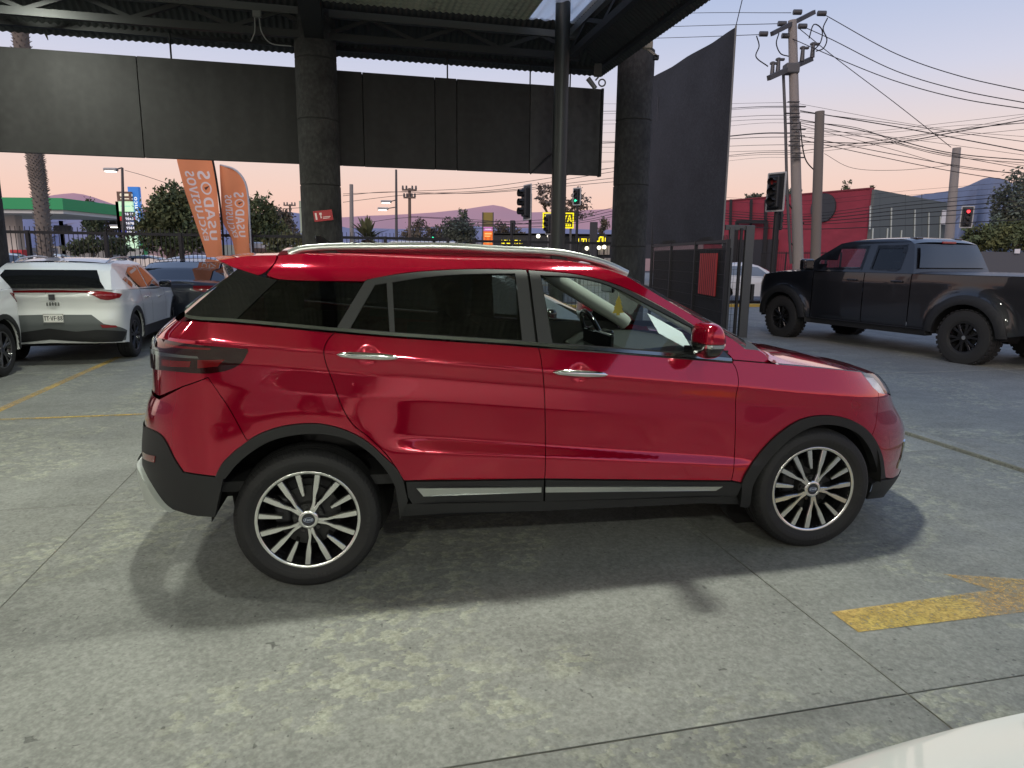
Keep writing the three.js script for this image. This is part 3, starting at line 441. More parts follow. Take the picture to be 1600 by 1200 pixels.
    for (const dx of [-0.1, 0.1]) mesh('handle_mount', rbox(0.03, 0.018, 0.04, 0.006, hs + dx, hv + 0.004 - dx * 0.07, sd * (low.P(hs + dx, hv).z + 0.004)), M.chrome, suv);
  }
  // ---- mirrors
  const mp = inPlane(1106, 532, 1.02);
  for (const sd of [1, -1]) {
    const sh = (y0, y1, k = 1) => { const g = new THREE.SphereGeometry(1, 28, 20), p = g.attributes.position; for (let i = 0; i < p.count; i++) { let x = p.getX(i), y = p.getY(i), z = p.getZ(i); const e = (q) => Math.sign(q) * Math.pow(Math.abs(q), 0.62); x = e(x); y = e(y); z = e(z); y = clamp(y, y0, y1); x *= x < 0 ? 0.55 : 1.0 - 0.25 * Math.abs(y); p.setXYZ(i, mp.x - 0.012 + x * 0.08 * k, mp.y + y * 0.09 * k, (mp.z + z * 0.105 * k) * sd); } g.computeVertexNormals(); return g; };
    mesh('mirror_cap', sh(-0.1, 1, 1.0), R, suv); mesh('mirror_housing', sh(-1, 0.2, 0.97), M.glossBlack, suv); mesh('mirror_indicator', sh(-0.32, -0.14, 1.02), M.chrome, suv);
    mesh('mirror_arm', beam(V(mp.x - 0.01, mp.y - 0.06, sd * 0.87), V(mp.x, mp.y - 0.055, sd * (mp.z - 0.05)), 0.09, 0.035), M.glossBlack, suv);
    mesh('mirror_glass', rbox(0.004, 0.10, 0.13, 0.002, mp.x - 0.048, mp.y + 0.01, sd * mp.z), M.chrome, suv);
  }
  // ---- underbody, wheel wells, interior
  mesh('underbody', [box(0.12, 0.22, 1.6, 0.53, 0.49, 0), box(0.12, 0.22, 1.6, 2.2, 0.49, 0), box(1.85, 0.2, 1.5, 1.36, 0.36, 0), box(0.9, 0.5, 1.0, 0, 0.6, 0), box(0.25, 0.35, 0.9, -0.55, 0.62, 0), box(0.95, 0.5, 1.05, 2.7, 0.6, 0), box(0.3, 0.4, 0.9, 3.25, 0.5, 0)], M.under, suv);
  for (const x of [0, WB]) for (const sd of [1, -1]) mesh('wheel_well', [new THREE.CylinderGeometry(0.44, 0.44, 0.36, 36, 1, true, -Math.PI * 0.5, Math.PI).rotateX(Math.PI / 2).rotateZ(Math.PI).translate(x, RT + 0.01, sd * 0.70), new THREE.CircleGeometry(0.42, 32).translate(x, RT + 0.01, sd * 0.5)], M.under, suv);
  mesh('floor', box(3.0, 0.05, 1.6, 0.95, 0.5, 0), M.interior, suv);
  for (const sd of [1, -1]) mesh('door_lining', [box(1.6, 0.62, 0.04, 1.36, 0.82, sd * 0.84), box(0.55, 0.38, 0.04, -0.05, 1.03, sd * 0.8), beam(V(0.3, 1.2, sd * 0.875), V(2.2, 1.05, sd * 0.875), 0.05, 0.05)], M.interior, suv);
  const dash = new THREE.Shape([[1.72, 0.72], [1.75, 0.97], [1.85, 1.035], [2.15, 1.05], [2.45, 1.03], [2.45, 0.6], [1.9, 0.6]].map((p) => new THREE.Vector2(...p)));
  mesh('dashboard', new THREE.ExtrudeGeometry(dash, { depth: 1.62, bevelEnabled: true, bevelSize: 0.02, bevelThickness: 0.02, bevelSegments: 2 }).translate(0, 0, -0.81), M.dash, suv);
  mesh('instrument_binnacle', [rbox(0.12, 0.13, 0.34, 0.02, 1.85, 1.06, -0.37), rbox(0.03, 0.16, 0.3, 0.01, 1.76, 1.06, 0.02)], M.glossBlack, suv);
  mesh('air_vent', [rbox(0.03, 0.06, 0.2, 0.01, 1.755, 0.98, 0.55), ...[0, 1, 2].map((i) => box(0.012, 0.006, 0.19, 1.74, 0.96 + i * 0.018, 0.55))], M.satin, suv);
  const sw = inPlane(928, 524, -0.37); mesh('steering_wheel', [new THREE.TorusGeometry(0.185, 0.016, 10, 40).rotateY(Math.PI / 2).rotateZ(0.42), new THREE.CylinderGeometry(0.07, 0.07, 0.03, 20).rotateZ(Math.PI / 2 + 0.42), beam(V(0, 0, -0.18), V(0, 0, 0.18), 0.02, 0.04), bar(V(0.01, 0, 0), V(0.3, -0.11, 0), 0.03, 10)].map((g) => g.translate(sw.x, sw.y, sw.z)), M.glossBlack, suv);
  { const af = inPlane(966, 478, 0.0), w = suv.localToWorld(af.clone()), t = thing('air_freshener', 'yellow pine tree shaped air freshener hanging inside the red SUV windscreen', 'air freshener', [w.x, w.y, w.z], CARYAW), s = new THREE.Shape([[-0.012, -0.06], [0.012, -0.06], [0.012, -0.045], [0.045, -0.045], [0.025, -0.015], [0.035, -0.015], [0.016, 0.02], [0.024, 0.02], [0, 0.065], [-0.024, 0.02], [-0.016, 0.02], [-0.035, -0.015], [-0.025, -0.015], [-0.045, -0.045], [-0.012, -0.045]].map((p) => new THREE.Vector2(...p)));
    mesh('card', new THREE.ExtrudeGeometry(s, { depth: 0.003, bevelEnabled: false }).rotateY(0.3), std(0.5, 0.36, 0.06, 0.8), t); mesh('string', bar(V(0, 0.06, 0), V(0, 0.13, 0), 0.0015, 5), M.headliner, t);
    const A = inPlane(1048, 520, 0.3), wp = suv.localToWorld(A.clone()), pp = thing('paper_sheet', 'white paper sheet lying on the dashboard of the red SUV', 'paper', [wp.x, wp.y, wp.z], CARYAW); mesh('sheet', box(0.3, 0.002, 0.21).rotateZ(-0.5).rotateX(0.5), std(0.75, 0.78, 0.82, 0.8), pp); }
  const seatG = (x, z, w) => [rbox(0.5, 0.16, w, 0.06, x + 0.22, 0.68, z, 3), rbox(0.16, 0.62, w, 0.06, 0, 0, 0, 3).rotateZ(0.26).translate(x - 0.06, 0.95, z)];
  for (const z of [0.38, -0.38]) { mesh('front_seat', seatG(0.95, z, 0.52), M.seat, suv); mesh('headrest', [rbox(0.1, 0.2, 0.27, 0.045, 0, 0, 0, 3).rotateZ(0.2).translate(0.77, 1.36, z), bar(V(0.81, 1.2, z - 0.06), V(0.78, 1.3, z - 0.06), 0.007), bar(V(0.81, 1.2, z + 0.06), V(0.78, 1.3, z + 0.06), 0.007)], M.seat, suv); }
  mesh('rear_seat', seatG(0.02, 0, 1.3), M.seat, suv);
  for (const z of [0.4, -0.4]) mesh('headrest', rbox(0.1, 0.18, 0.27, 0.045, -0.16, 1.33, z, 3), M.seat, suv);
  const pcur = lift(gh, pillarA); const pl2 = pcur.map((p) => V(p.x - 0.06, p.y - 0.02, -p.z + 0.05)); mesh('pillar_lining', [new THREE.TubeGeometry(new THREE.CatmullRomCurve3(pl2), 30, 0.055, 8), new THREE.TubeGeometry(new THREE.CatmullRomCurve3(pl2.map((p) => V(p.x, p.y, -p.z + 0.02))), 30, 0.04, 8)], M.headliner, suv);
  mesh('rear_view_mirror', rbox(0.02, 0.06, 0.22, 0.01, 1.78, 1.42, 0), M.glossBlack, suv);
  // ---- wheels
  const badge = new THREE.MeshPhysicalMaterial({ roughness: 0.3, clearcoat: 1, map: canvasTex(128, 128, (c) => { c.fillStyle = '#0b1020'; c.fillRect(0, 0, 128, 128); c.fillStyle = '#16233f'; c.beginPath(); c.ellipse(64, 64, 56, 30, 0, 0, 7); c.fill(); c.strokeStyle = '#aab2c4'; c.lineWidth = 3; c.beginPath(); c.ellipse(64, 64, 50, 25, 0, 0, 7); c.stroke(); c.fillStyle = '#c9d0dc'; c.font = 'italic bold 34px serif'; c.textAlign = 'center'; c.fillText('Ford', 64, 75); }) });
  const wheel = makeWheel({ R: RT, rim: 0.242, w: 0.235, style: 'multi', spin: 1.117, capArt: badge });
  putWheels(suv, wheel, [0, WB], RT, 0.918, 0.235, -0.04);
}
// ------------------------------------------------------------------ canopy
const blackSteel = std(0.018, 0.02, 0.02, 0.62, 0.2), blackPaintWall = (() => { const t = texture(512, 512, (u, v) => 105 + 60 * (fbm(u * 60, v * 60, 60, 3) - 0.5) + 50 * (fbm(u * 5, v * 9, 5, 4) - 0.5)); t.repeat.set(1, 1); return new THREE.MeshStandardMaterial({ map: t, color: new THREE.Color().setRGB(0.22, 0.22, 0.21), bumpMap: concBump, bumpScale: 0.012, roughness: 0.85 }); })();
const sheetDark = std(0.03, 0.034, 0.032, 0.6, 0.1), sheetPale = (() => { const t = texture(512, 512, (u, v) => { const k = 190 + 60 * (fbm(u * 4, v * 30, 4, 4) - 0.5) - 40 * sstep(0.6, 0.8, fbm(u * 3 + 2, v * 14, 3, 4)); return [k, k, k * 0.93]; }); return new THREE.MeshStandardMaterial({ map: t, roughness: 0.6, side: THREE.DoubleSide, color: new THREE.Color().setRGB(0.85, 0.9, 0.78) }); })();
function corrugated(p, q, up, pitch = 0.086, amp = 0.011, per = 6) { // sheet from edge p-q, ribs running along `up`
  const L = p.distanceTo(q), nu = Math.max(2, Math.round(L / pitch * per)), d = q.clone().sub(p).multiplyScalar(1 / L), n = d.clone().cross(up).normalize(), pos = [], idx = [], uv = [];
  for (let i = 0; i <= nu; i++) { const s = i / nu * L, o = amp * Math.sin(s / pitch * Math.PI * 2), b = p.clone().addScaledVector(d, s).addScaledVector(n, o), t = b.clone().add(up); pos.push(b.x, b.y, b.z, t.x, t.y, t.z); uv.push(s, 0, s, up.length()); if (i) { const k = 2 * i; idx.push(k - 2, k, k - 1, k - 1, k, k + 1); } }
  const g = new THREE.BufferGeometry(); g.setAttribute('position', new THREE.Float32BufferAttribute(pos, 3)); g.setAttribute('uv', new THREE.Float32BufferAttribute(uv, 2)); g.setIndex(idx); g.computeVertexNormals(); return g;
}
const colAt = (px, b) => { const d = ray(px, 240), k = b / (d.x * E2[0] + d.z * E2[1]); return V(d.x * k, 0, d.z * k); };
const canopy = thing('canopy', 'black steel canopy on round rendered columns with corrugated eaves and pale ceiling sheets', 'canopy', [0, 0, 0]);
const colL = colAt(499, 10.1), colR = colAt(988, 10.1), colFar = colAt(-40, 12.2);
{
  const EH = 4.36, EB = 10.62, EA = 3.9, TOP = 4.82, A0 = -13, B0 = -8;
  const column = (c, r, joints, top) => { // rendered drums with open joints
    let y = 0; for (const j of [...joints, top]) { mesh('column_drum', new THREE.LatheGeometry([[r - 0.012, y + 0.002], [r, y + 0.012], [r, j - 0.012], [r - 0.012, j - 0.002]].map((p) => new THREE.Vector2(...p)), 40).translate(c.x, 0, c.z), blackPaintWall, canopy); y = j; }
    mesh('column_core', cyl(r - 0.014, r - 0.014, top, 32, c.x, top / 2, c.z), blackPaintWall, canopy);
  };
  const hAt = (c, px, py) => { const d = ray(px, py); return CAMH + d.y * (Math.hypot(c.x, c.z) - 0.27) / Math.hypot(d.x, d.z); };
  column(colL, 0.272, [1.25, hAt(colL, 505, 288), hAt(colL, 505, 184), 4.15], 4.75);
  column(colR, 0.27, [hAt(colR, 980, 385), hAt(colR, 985, 288), hAt(colR, 990, 185)], 4.62);
  column(colFar, 0.27, [1.2, 2.4], 4.75);
  const pp = colAt(874.5, 9.2); mesh('steel_post', cyl(0.098, 0.102, 5.5, 28, pp.x, 2.75, pp.z), std(0.03, 0.034, 0.034, 0.45, 0.3), canopy);
  // sloping corrugated eaves
  const up1 = grid(0, -0.75, 0.5);
  mesh('eave_sheet', corrugated(grid(A0, EB, EH), grid(EA + 0.02, EB, EH), up1), sheetDark, canopy);
  const up2 = grid(-0.75, 0, 0.5); mesh('eave_sheet', corrugated(grid(EA, EB - 0.02, EH), grid(EA, B0, EH), up2), sheetDark, canopy);
  // edge beams and lattice
  mesh('edge_beam', beam(grid(A0, EB - 0.12, EH + 0.1), grid(EA - 0.1, EB - 0.12, EH + 0.1), 0.06, 0.11), blackSteel, canopy);
  mesh('edge_beam', beam(grid(EA - 0.12, EB - 0.15, EH + 0.1), grid(EA - 0.12, B0, EH + 0.1), 0.06, 0.11), blackSteel, canopy);
  const lat = (f, L, n, k) => { mesh('truss_chord', beam(f(0, 4.42), f(L, 4.42), 0.08, 0.09), blackSteel, canopy); mesh('truss_chord', beam(f(0, 4.7), f(L, 4.7), 0.08, 0.09), std(0.07, 0.075, 0.07, 0.5, 0.2), canopy); for (let i = 0; i < n; i++) { mesh('truss_diagonal', beam(f(L * i / n, 4.45), f(L * (i + 0.5) / n, 4.67), 0.05, 0.05), blackSteel, canopy); mesh('truss_diagonal', beam(f(L * (i + 0.5) / n, 4.67), f(L * (i + 1) / n, 4.45), 0.05, 0.05), blackSteel, canopy); } };
  lat((s, y) => grid(A0 + s, 9.95, y), EA - A0 - 0.6, 14);
  lat((s, y) => grid(EA - 0.75, 9.8 - s, y), 17.6, 14);
  const lg = toGrid(colL); mesh('cross_beam', beam(grid(lg[0], 9.9, 4.56), grid(lg[0], B0, 4.56), 0.24, 0.4), blackSteel, canopy);
  const rg = toGrid(colR); mesh('cross_beam', beam(grid(A0, 3.2, 4.66), grid(EA - 0.8, 3.2, 4.66), 0.2, 0.28), blackSteel, canopy);
  mesh('roof_brace', beam(grid(rg[0] - 0.75, 9.3, 4.74), grid(rg[0] - 1.0, 6.5, 4.74), 0.1, 0.1), std(0.16, 0.05, 0.035, 0.7), canopy);
  // ceiling sheets with one clear roof light
  const pg = toGrid(colAt(856, 9.6)); const gap0 = pg[0] - 0.25, gap1 = pg[0] + 0.75;
  for (const [a0, a1] of [[A0, -8], [-8, -3.5], [-3.5, gap0], [gap1, EA - 0.72]]) mesh('ceiling_sheet', corrugated(grid(a0, 9.85, TOP), grid(a1, 9.85, TOP), grid(0, B0 - 9.85, 0), 0.086, 0.01, 4), sheetPale, canopy);
  mesh('ceiling_sheet', corrugated(grid(gap0, 7.2, TOP), grid(gap1, 7.2, TOP), grid(0, B0 - 7.2, 0), 0.086, 0.01, 4), sheetPale, canopy);
  mesh('roof_light', corrugated(grid(gap0, 9.85, TOP + 0.02), grid(gap1, 9.85, TOP + 0.02), grid(0, -2.65, 0), 0.2, 0.015, 8), phys(0.8, 0.86, 0.92, 0.6, 0, { transmission: 0.75, thickness: 0 }), canopy);
  const jb = onLine(402, 22, [grid(0, 9.9).x, grid(0, 9.9).z], [grid(1, 9.9).x, grid(1, 9.9).z]);
  mesh('junction_box', rbox(0.11, 0.08, 0.06, 0.01, jb.x, jb.y, jb.z), std(0.14, 0.15, 0.14, 0.6), canopy);
  const jq = (x, y) => onLine(x, y, [grid(0, 9.85).x, grid(0, 9.85).z], [grid(1, 9.85).x, grid(1, 9.85).z]);
  mesh('loose_wire', tube([jq(398, 27), jq(398, 50), jq(392, 65)], 0.008, 16, 5), std(0.2, 0.21, 0.2, 0.6), canopy); mesh('loose_wire', tube([jq(405, 27), jq(409, 50), jq(422, 67), jq(455, 72)], 0.008, 20, 5), std(0.2, 0.21, 0.2, 0.6), canopy);
}
// showroom front behind the photographer, seen only in reflections
{
  const t = thing('showroom', 'dark showroom front with glazing closing the back of the canopy', 'building', [0, 0, 0]);
  mesh('wall', slabGeo(-13, 3.2, -9.2, -8.9, 4.82, 4.82, 0.02), std(0.04, 0.042, 0.045, 0.8), t);
}
for (let i = 0; i < 7; i++) { // row of bulbs on the showroom front, mirrored as points in the red paint
  const p = grid(-9 + i * 1.75, -8.7, 3.3), t = thing('wall_lamp', 'small round bulb lamp on the dark showroom front', 'lamp', [p.x, p.y, p.z], 0, 'bulb lamps on the showroom front');
  mesh('bulb', new THREE.SphereGeometry(0.09, 14, 10), glow(1, 0.95, 0.82, 14), t); mesh('bracket', bar(V(0, 0, 0), grid(0, -0.22), 0.02), blackSteel, t);
  const l = new THREE.PointLight(new THREE.Color().setRGB(1, 0.95, 0.82), 9); l.castShadow = true; l.shadow.radius = 4; t.add(l);
}
// ------------------------------------------------------------------ black hanging band of panels
{
  const A = grid(0, 10.44), B = grid(1, 10.44), la = [A.x, A.z], lb = [B.x, B.z], h = (x, y) => onLine(x, y, la, lb);
  const g = (x) => toGrid(h(x, 200))[0], yT = (h(0, 75).y + h(935, 138).y + h(464, 104).y) / 3, yB = (h(0, 236).y + h(935, 276).y + h(472, 256).y) / 3;
  const band = thing('hanging_signboard', 'long black hanging signboard of flat panels under the canopy eave', 'signboard', [0, 0, 0]);
  const bt = texture(512, 256, (u, v) => 190 + 70 * (fbm(u * 24, v * 3, 24, 4) - 0.5) + 50 * (fbm(u * 60, v * 60, 60, 2) - 0.5)), bm = (k) => new THREE.MeshStandardMaterial({ map: bt, roughness: 0.72, color: new THREE.Color().setRGB(k, k, k) }), m1 = bm(0.032), m2 = bm(0.036), m3 = bm(0.09);
  const xs = [-13, g(222), g(568), g(680), g(714), g(828), g(938)];
  const cuts = xs; for (let i = 0; i < cuts.length - 1; i++) { const gg = slabGeo(cuts[i] + 0.004, cuts[i + 1] - 0.004, 10.44, 10.5, yT + (i % 2) * 0.002, yT - yB, 0.006); mesh('panel', gg, [m1, m1, m2, m1, m2, m3][i], band); }
  mesh('backing', slabGeo(-13, g(936), 10.51, 10.53, yT - 0.01, yT - yB - 0.02, 0.004), blackSteel, band);
  mesh('edge_trim', slabGeo(g(938), g(938) + 0.035, 10.42, 10.52, yT + 0.01, yT - yB + 0.02, 0.004), blackSteel, band);
  mesh('diagonal_stay', bar(h(828, 272).add(grid(0, -0.02)), h(862, 240).add(grid(0, -0.02)), 0.012), blackSteel, band);
  for (const x of [275, 700, 828, 890]) { const p = grid(g(x), 10.47, yT); mesh('hanger_rod', bar(p, V(p.x, 4.75, p.z), 0.012), blackSteel, band); }
}
// ------------------------------------------------------------------ small fittings on the canopy
{
  const c = atZ(927, 128, 9.9), t = thing('security_camera', 'grey bullet security camera under the canopy corner', 'camera', [c.x, c.y, c.z]);
  mesh('body', new THREE.CylinderGeometry(0.035, 0.03, 0.17, 14).rotateZ(0.7).translate(-0.02, -0.02, 0), std(0.12, 0.125, 0.13, 0.5), t); mesh('bracket', [bar(V(0.03, 0.02, 0), V(0.1, 0.1, 0), 0.012), new THREE.TorusGeometry(0.045, 0.01, 6, 20).translate(0.12, -0.01, 0)], std(0.1, 0.1, 0.1, 0.5), t); mesh('mount', box(0.1, 0.16, 0.06, 0.06, 0.15, 0), blackSteel, t);
  const f = atZ(1012, 73, 9.75), s = thing('flood_lamp', 'small unlit beige flood lamp on top of the column beside the fabric screen', 'lamp', [f.x, f.y, f.z]);
  mesh('housing', rbox(0.13, 0.1, 0.09, 0.02, 0, 0.02, 0), std(0.3, 0.27, 0.2, 0.7), s); mesh('arm', beam(V(0, -0.03, 0), V(0.13, -0.12, 0), 0.03, 0.03), std(0.22, 0.2, 0.16, 0.6), s); mesh('base', box(0.07, 0.05, 0.07, 0.12, -0.13, -0.02), blackSteel, s);
  const st = (() => { const d = ray(505, 337), L = Math.hypot(colL.x, colL.z) - 0.276, k = L / Math.hypot(d.x, d.z); return V(d.x * k, CAMH + d.y * k, d.z * k); })();
  const lab = thing('notice', 'small red notice stuck at a tilt on the column', 'notice', [st.x, st.y, st.z], Math.atan2(-st.x, -st.z));
  const tx = canvasTex(128, 80, (c2) => { c2.fillStyle = '#a8242c'; c2.fillRect(0, 0, 128, 80); c2.fillStyle = '#e9d9d6'; c2.fillRect(10, 14, 12, 52); c2.fillRect(40, 16, 16, 16); c2.fillRect(44, 34, 8, 24); c2.fillRect(60, 48, 52, 5); c2.fillRect(60, 58, 44, 5); });
  mesh('sheet', rbox(0.25, 0.14, 0.006, 0.002).rotateZ(0.13), new THREE.MeshStandardMaterial({ map: tx, roughness: 0.5 }), lab);
}
// ------------------------------------------------------------------ ceiling lamps (out of frame, over the car and its neighbours)
{
  const lens = glow(1, 1.0, 0.9, 6);
  const spots = [[2.35, 0.15, 0.9], [-0.3, 0.15, 1.05], [-3.3, 0.1, 0.45], [-6.4, 0.4, 0.35], [1.2, 8.6, 1.2], [-2.6, 8.6, 1.2], [-3.6, -5.0, 0.5]];
  spots.forEach(([s, z, k], i) => {
    const p = suv.localToWorld(V(s, 0, z)), t = thing('ceiling_lamp', 'square white flood lamp under the pale canopy ceiling', 'lamp', [p.x, 4.62, p.z], GA, 'ceiling lamps above the cars');
    mesh('housing', rbox(0.42, 0.07, 0.32, 0.02, 0, 0.04, 0), std(0.5, 0.5, 0.5, 0.5), t); mesh('lens', box(0.36, 0.01, 0.26, 0, -0.002, 0), lens, t); mesh('stem', bar(V(0, 0.07, 0), V(0, 0.17, 0), 0.015), blackSteel, t);
    const l = new THREE.RectAreaLight(new THREE.Color().setRGB(0.97, 1.0, 0.88), 620 * k, 0.34, 0.24); l.position.set(0, -0.012, 0); l.rotation.x = -Math.PI / 2; t.add(l);
  });
}
const redLampM = phys(0.22, 0.008, 0.012, 0.12, 0, { clearcoat: 1 });
// ------------------------------------------------------------------ other vehicles: one builder, one specification each
function buildCar(S) {
  const t = thing(S.name, S.label, 'car', [S.pos[0], 0, S.pos[1]], S.yaw, S.group), w = S.w, R = S.R, wb = S.wb, lc = S.cell || 0.06;
  const top = (s) => smoothI(S.top, s, 0.05), a = S.a ?? -0.4, b = S.b ?? wb + 0.1, Lr = 1.3, Lf = 1.4;
  const W = (s, v) => { const h = top(s), T = [[0.15, w * 0.94], [0.3, w * 0.97], [0.5, w * 0.985], [h - 0.22, w], [h, w * 0.965], [h + 0.2, w * 0.9]]; let q = (interp(T, v - 0.02) + interp(T, v) * 2 + interp(T, v + 0.02)) / 4; const f = (x) => 0.02 * Math.exp(-(((Math.hypot(s - x, v - R) - R - 0.1) / 0.15) ** 2)); return q + f(0) + f(wb) - 0.03 * Math.max(0, s - wb * 0.7) ** 2; };
  const low = makeSkin({ W, a, b, Lr, Lf, n: S.n || 2.8, sr: (v) => smoothI(S.sr, v, 0.04), sf: (v) => smoothI(S.sf, v, 0.05), range: [a - Lr, b + Lf, 0.18, 1.2] }).bind(t, S.flip);
  const tum = S.tum || 0.42, Wg = (s, v) => w * 0.955 - tum * (v - top(s)) - 5 * Math.max(0, v - S.h + 0.12) ** 2 - 0.05 * Math.max(0, s - wb * 0.55) ** 2 - 0.06 * Math.max(0, 0.3 - s) ** 2;
  const gh = makeSkin({ W: Wg, flat: true, range: [S.rearX ?? -0.9, wb + 0.6, 0.7, S.h + 0.1] }).bind(t, S.flip);
  // side body with wheel arches
  const vb = S.vbot || 0.24, ra = R + 0.055, arch = (x) => { const o = []; for (let i = 0; i <= 20; i++) { const th = Math.PI * (1.08 - 1.16 * i / 20); o.push([x + ra * Math.cos(th), Math.max(vb, R + ra * Math.sin(th))]); } return o; };
  const bot = [[a - Lr, vb + 0.06], [a - 0.2, vb + 0.02], ...arch(0), ...arch(wb), [b + 0.3, vb], [b + Lf, vb]], up = [];
  for (let i = 0; i <= 60; i++) { const u = lerp(b + Lf, a - Lr, i / 60), s = low.P(u, 0.8).x; up.push([u, top(s)]); }
  for (const sd of [1, -1]) mesh('body_side', panelGeo(low, [...bot, ...up], { cell: lc, side: sd, flange: 0.03 }), S.paint, t);
  const cap = up.slice().reverse().map(([u, v]) => low.P(u, v)); mesh('body_top', spanGeo(cap, S.crown ?? 0.05, 0, 20, 0, 2.6), S.paint, t);
  const L = (c) => { const n = []; for (let i = 0; i < c.length - 1; i++) for (let k = 0; k < 6; k++) n.push([lerp(c[i][0], c[i + 1][0], k / 6), lerp(c[i][1], c[i + 1][1], k / 6)]); n.push(c[c.length - 1]); return n.map((p) => gh.P(p[0], p[1])); };
  const roofS = spline2(S.roof, 8), poly = [...S.cp, ...roofS.slice(1, -1), ...S.ap];
  for (const sd of [1, -1]) { mesh('cabin_side', panelGeo(gh, poly, { cell: lc, side: sd, flange: 0.02 }), S.frame || S.paint, t); for (const q of S.wins) mesh('side_window', panelGeo(gh, q.map((p) => p), { cell: 0.1, side: sd, off: 0.004, flange: 0.003 }), S.glass || M.darkglass, t); }
  mesh('roof', spanGeo(roofS.map((p) => gh.P(p[0], p[1])), 0.04, 0, 20, 0, 2.6), S.roofMat || S.paint, t);
  mesh('windscreen', spanGeo(L(S.ap), 0.02, (q) => 0.06 + 0.14 * q, 20, 0, 2.4), S.screen || M.darkglass, t);
  mesh('rear_window', spanGeo(L(S.cp), 0.02, (q) => -0.1, 20, 0, 2.4), S.rearMat || M.darkglass, t);
  mesh('underbody', [box(wb - 0.9, 0.12, w * 1.7, wb / 2, 0.3, 0), box(0.9, 0.35, w * 1.1, 0, 0.5, 0), box(0.9, 0.35, w * 1.1, wb, 0.5, 0), box(0.3, 0.3, w * 1.2, -0.5, 0.42, 0)], M.under, t);
  for (const x of [0, wb]) for (const sd of [1, -1]) mesh('wheel_well', new THREE.CylinderGeometry(ra + 0.03, ra + 0.03, 0.34, 24, 1, true, -Math.PI / 2, Math.PI).rotateX(Math.PI / 2).rotateZ(Math.PI).translate(x, R, sd * (w - 0.2)), M.under, t);
  if (S.clad) for (const x of [0, wb]) for (const sd of [1, -1]) { const o = arch(x), i2 = o.map(([px, py]) => [x + (px - x) * 1.16, R + (py - R) * 1.16]); mesh('arch_trim', panelGeo(low, [...o, ...i2.reverse()], { side: sd, off: 0.008, cell: 0.05, flange: 0.02 }), M.trim, t); }
  if (S.clad) for (const sd of [1, -1]) mesh('sill_trim', panelGeo(low, [[ra, vb + 0.002], [wb - ra, vb + 0.002], [wb - ra - 0.05, vb + 0.15], [ra + 0.05, vb + 0.17]], { side: sd, off: 0.006, cell: 0.1 }), M.trim, t);
  for (const sd of [1, -1]) { const p = gh.P(S.mir, top(S.mir) + 0.05); mesh('side_mirror', rbox(0.11, 0.13, 0.2, 0.045, p.x, p.y + 0.03, sd * (p.z + 0.13), 3), S.mirMat || M.glossBlack, t); }
  for (const x of S.handles || []) for (const sd of [1, -1]) { const p = low.P(x, top(x) - 0.12); mesh('door_handle', rbox(0.2, 0.028, 0.03, 0.01, x, p.y, sd * (p.z + 0.012)), S.paint, t); }
  for (const x of S.seams || []) for (const sd of [1, -1]) mesh('door_gap', panelGeo(low, [[x - 0.004, vb + 0.2], [x + 0.004, vb + 0.2], [x + 0.004, top(x) - 0.01], [x - 0.004, top(x) - 0.01]], { side: sd, off: 0.002, cell: 0.1, flange: 0.004 }), M.under, t);
  if (S.hl) for (const sd of [1, -1]) mesh('headlight', panelGeo(low, S.hl, { side: sd, off: 0.006, cell: 0.05 }), M.lampCore, t);
  if (S.tl) for (const sd of [1, -1]) mesh('tail_lamp', panelGeo(low, S.tl, { side: sd, off: 0.008, cell: 0.05 }), S.tlMat || redLampM, t);
  putWheels(t, makeWheel({ R, rim: S.rim || R * 0.68, w: 0.22, n: S.nsp || 5, spin: S.spin || 0.3, spokeMat: S.spoke, lipMat: S.spoke }), [0, wb], R, w - 0.015, 0.22);
  return { t, low, gh, top };
}
const dirYaw = (x, z) => Math.atan2(-z, x);
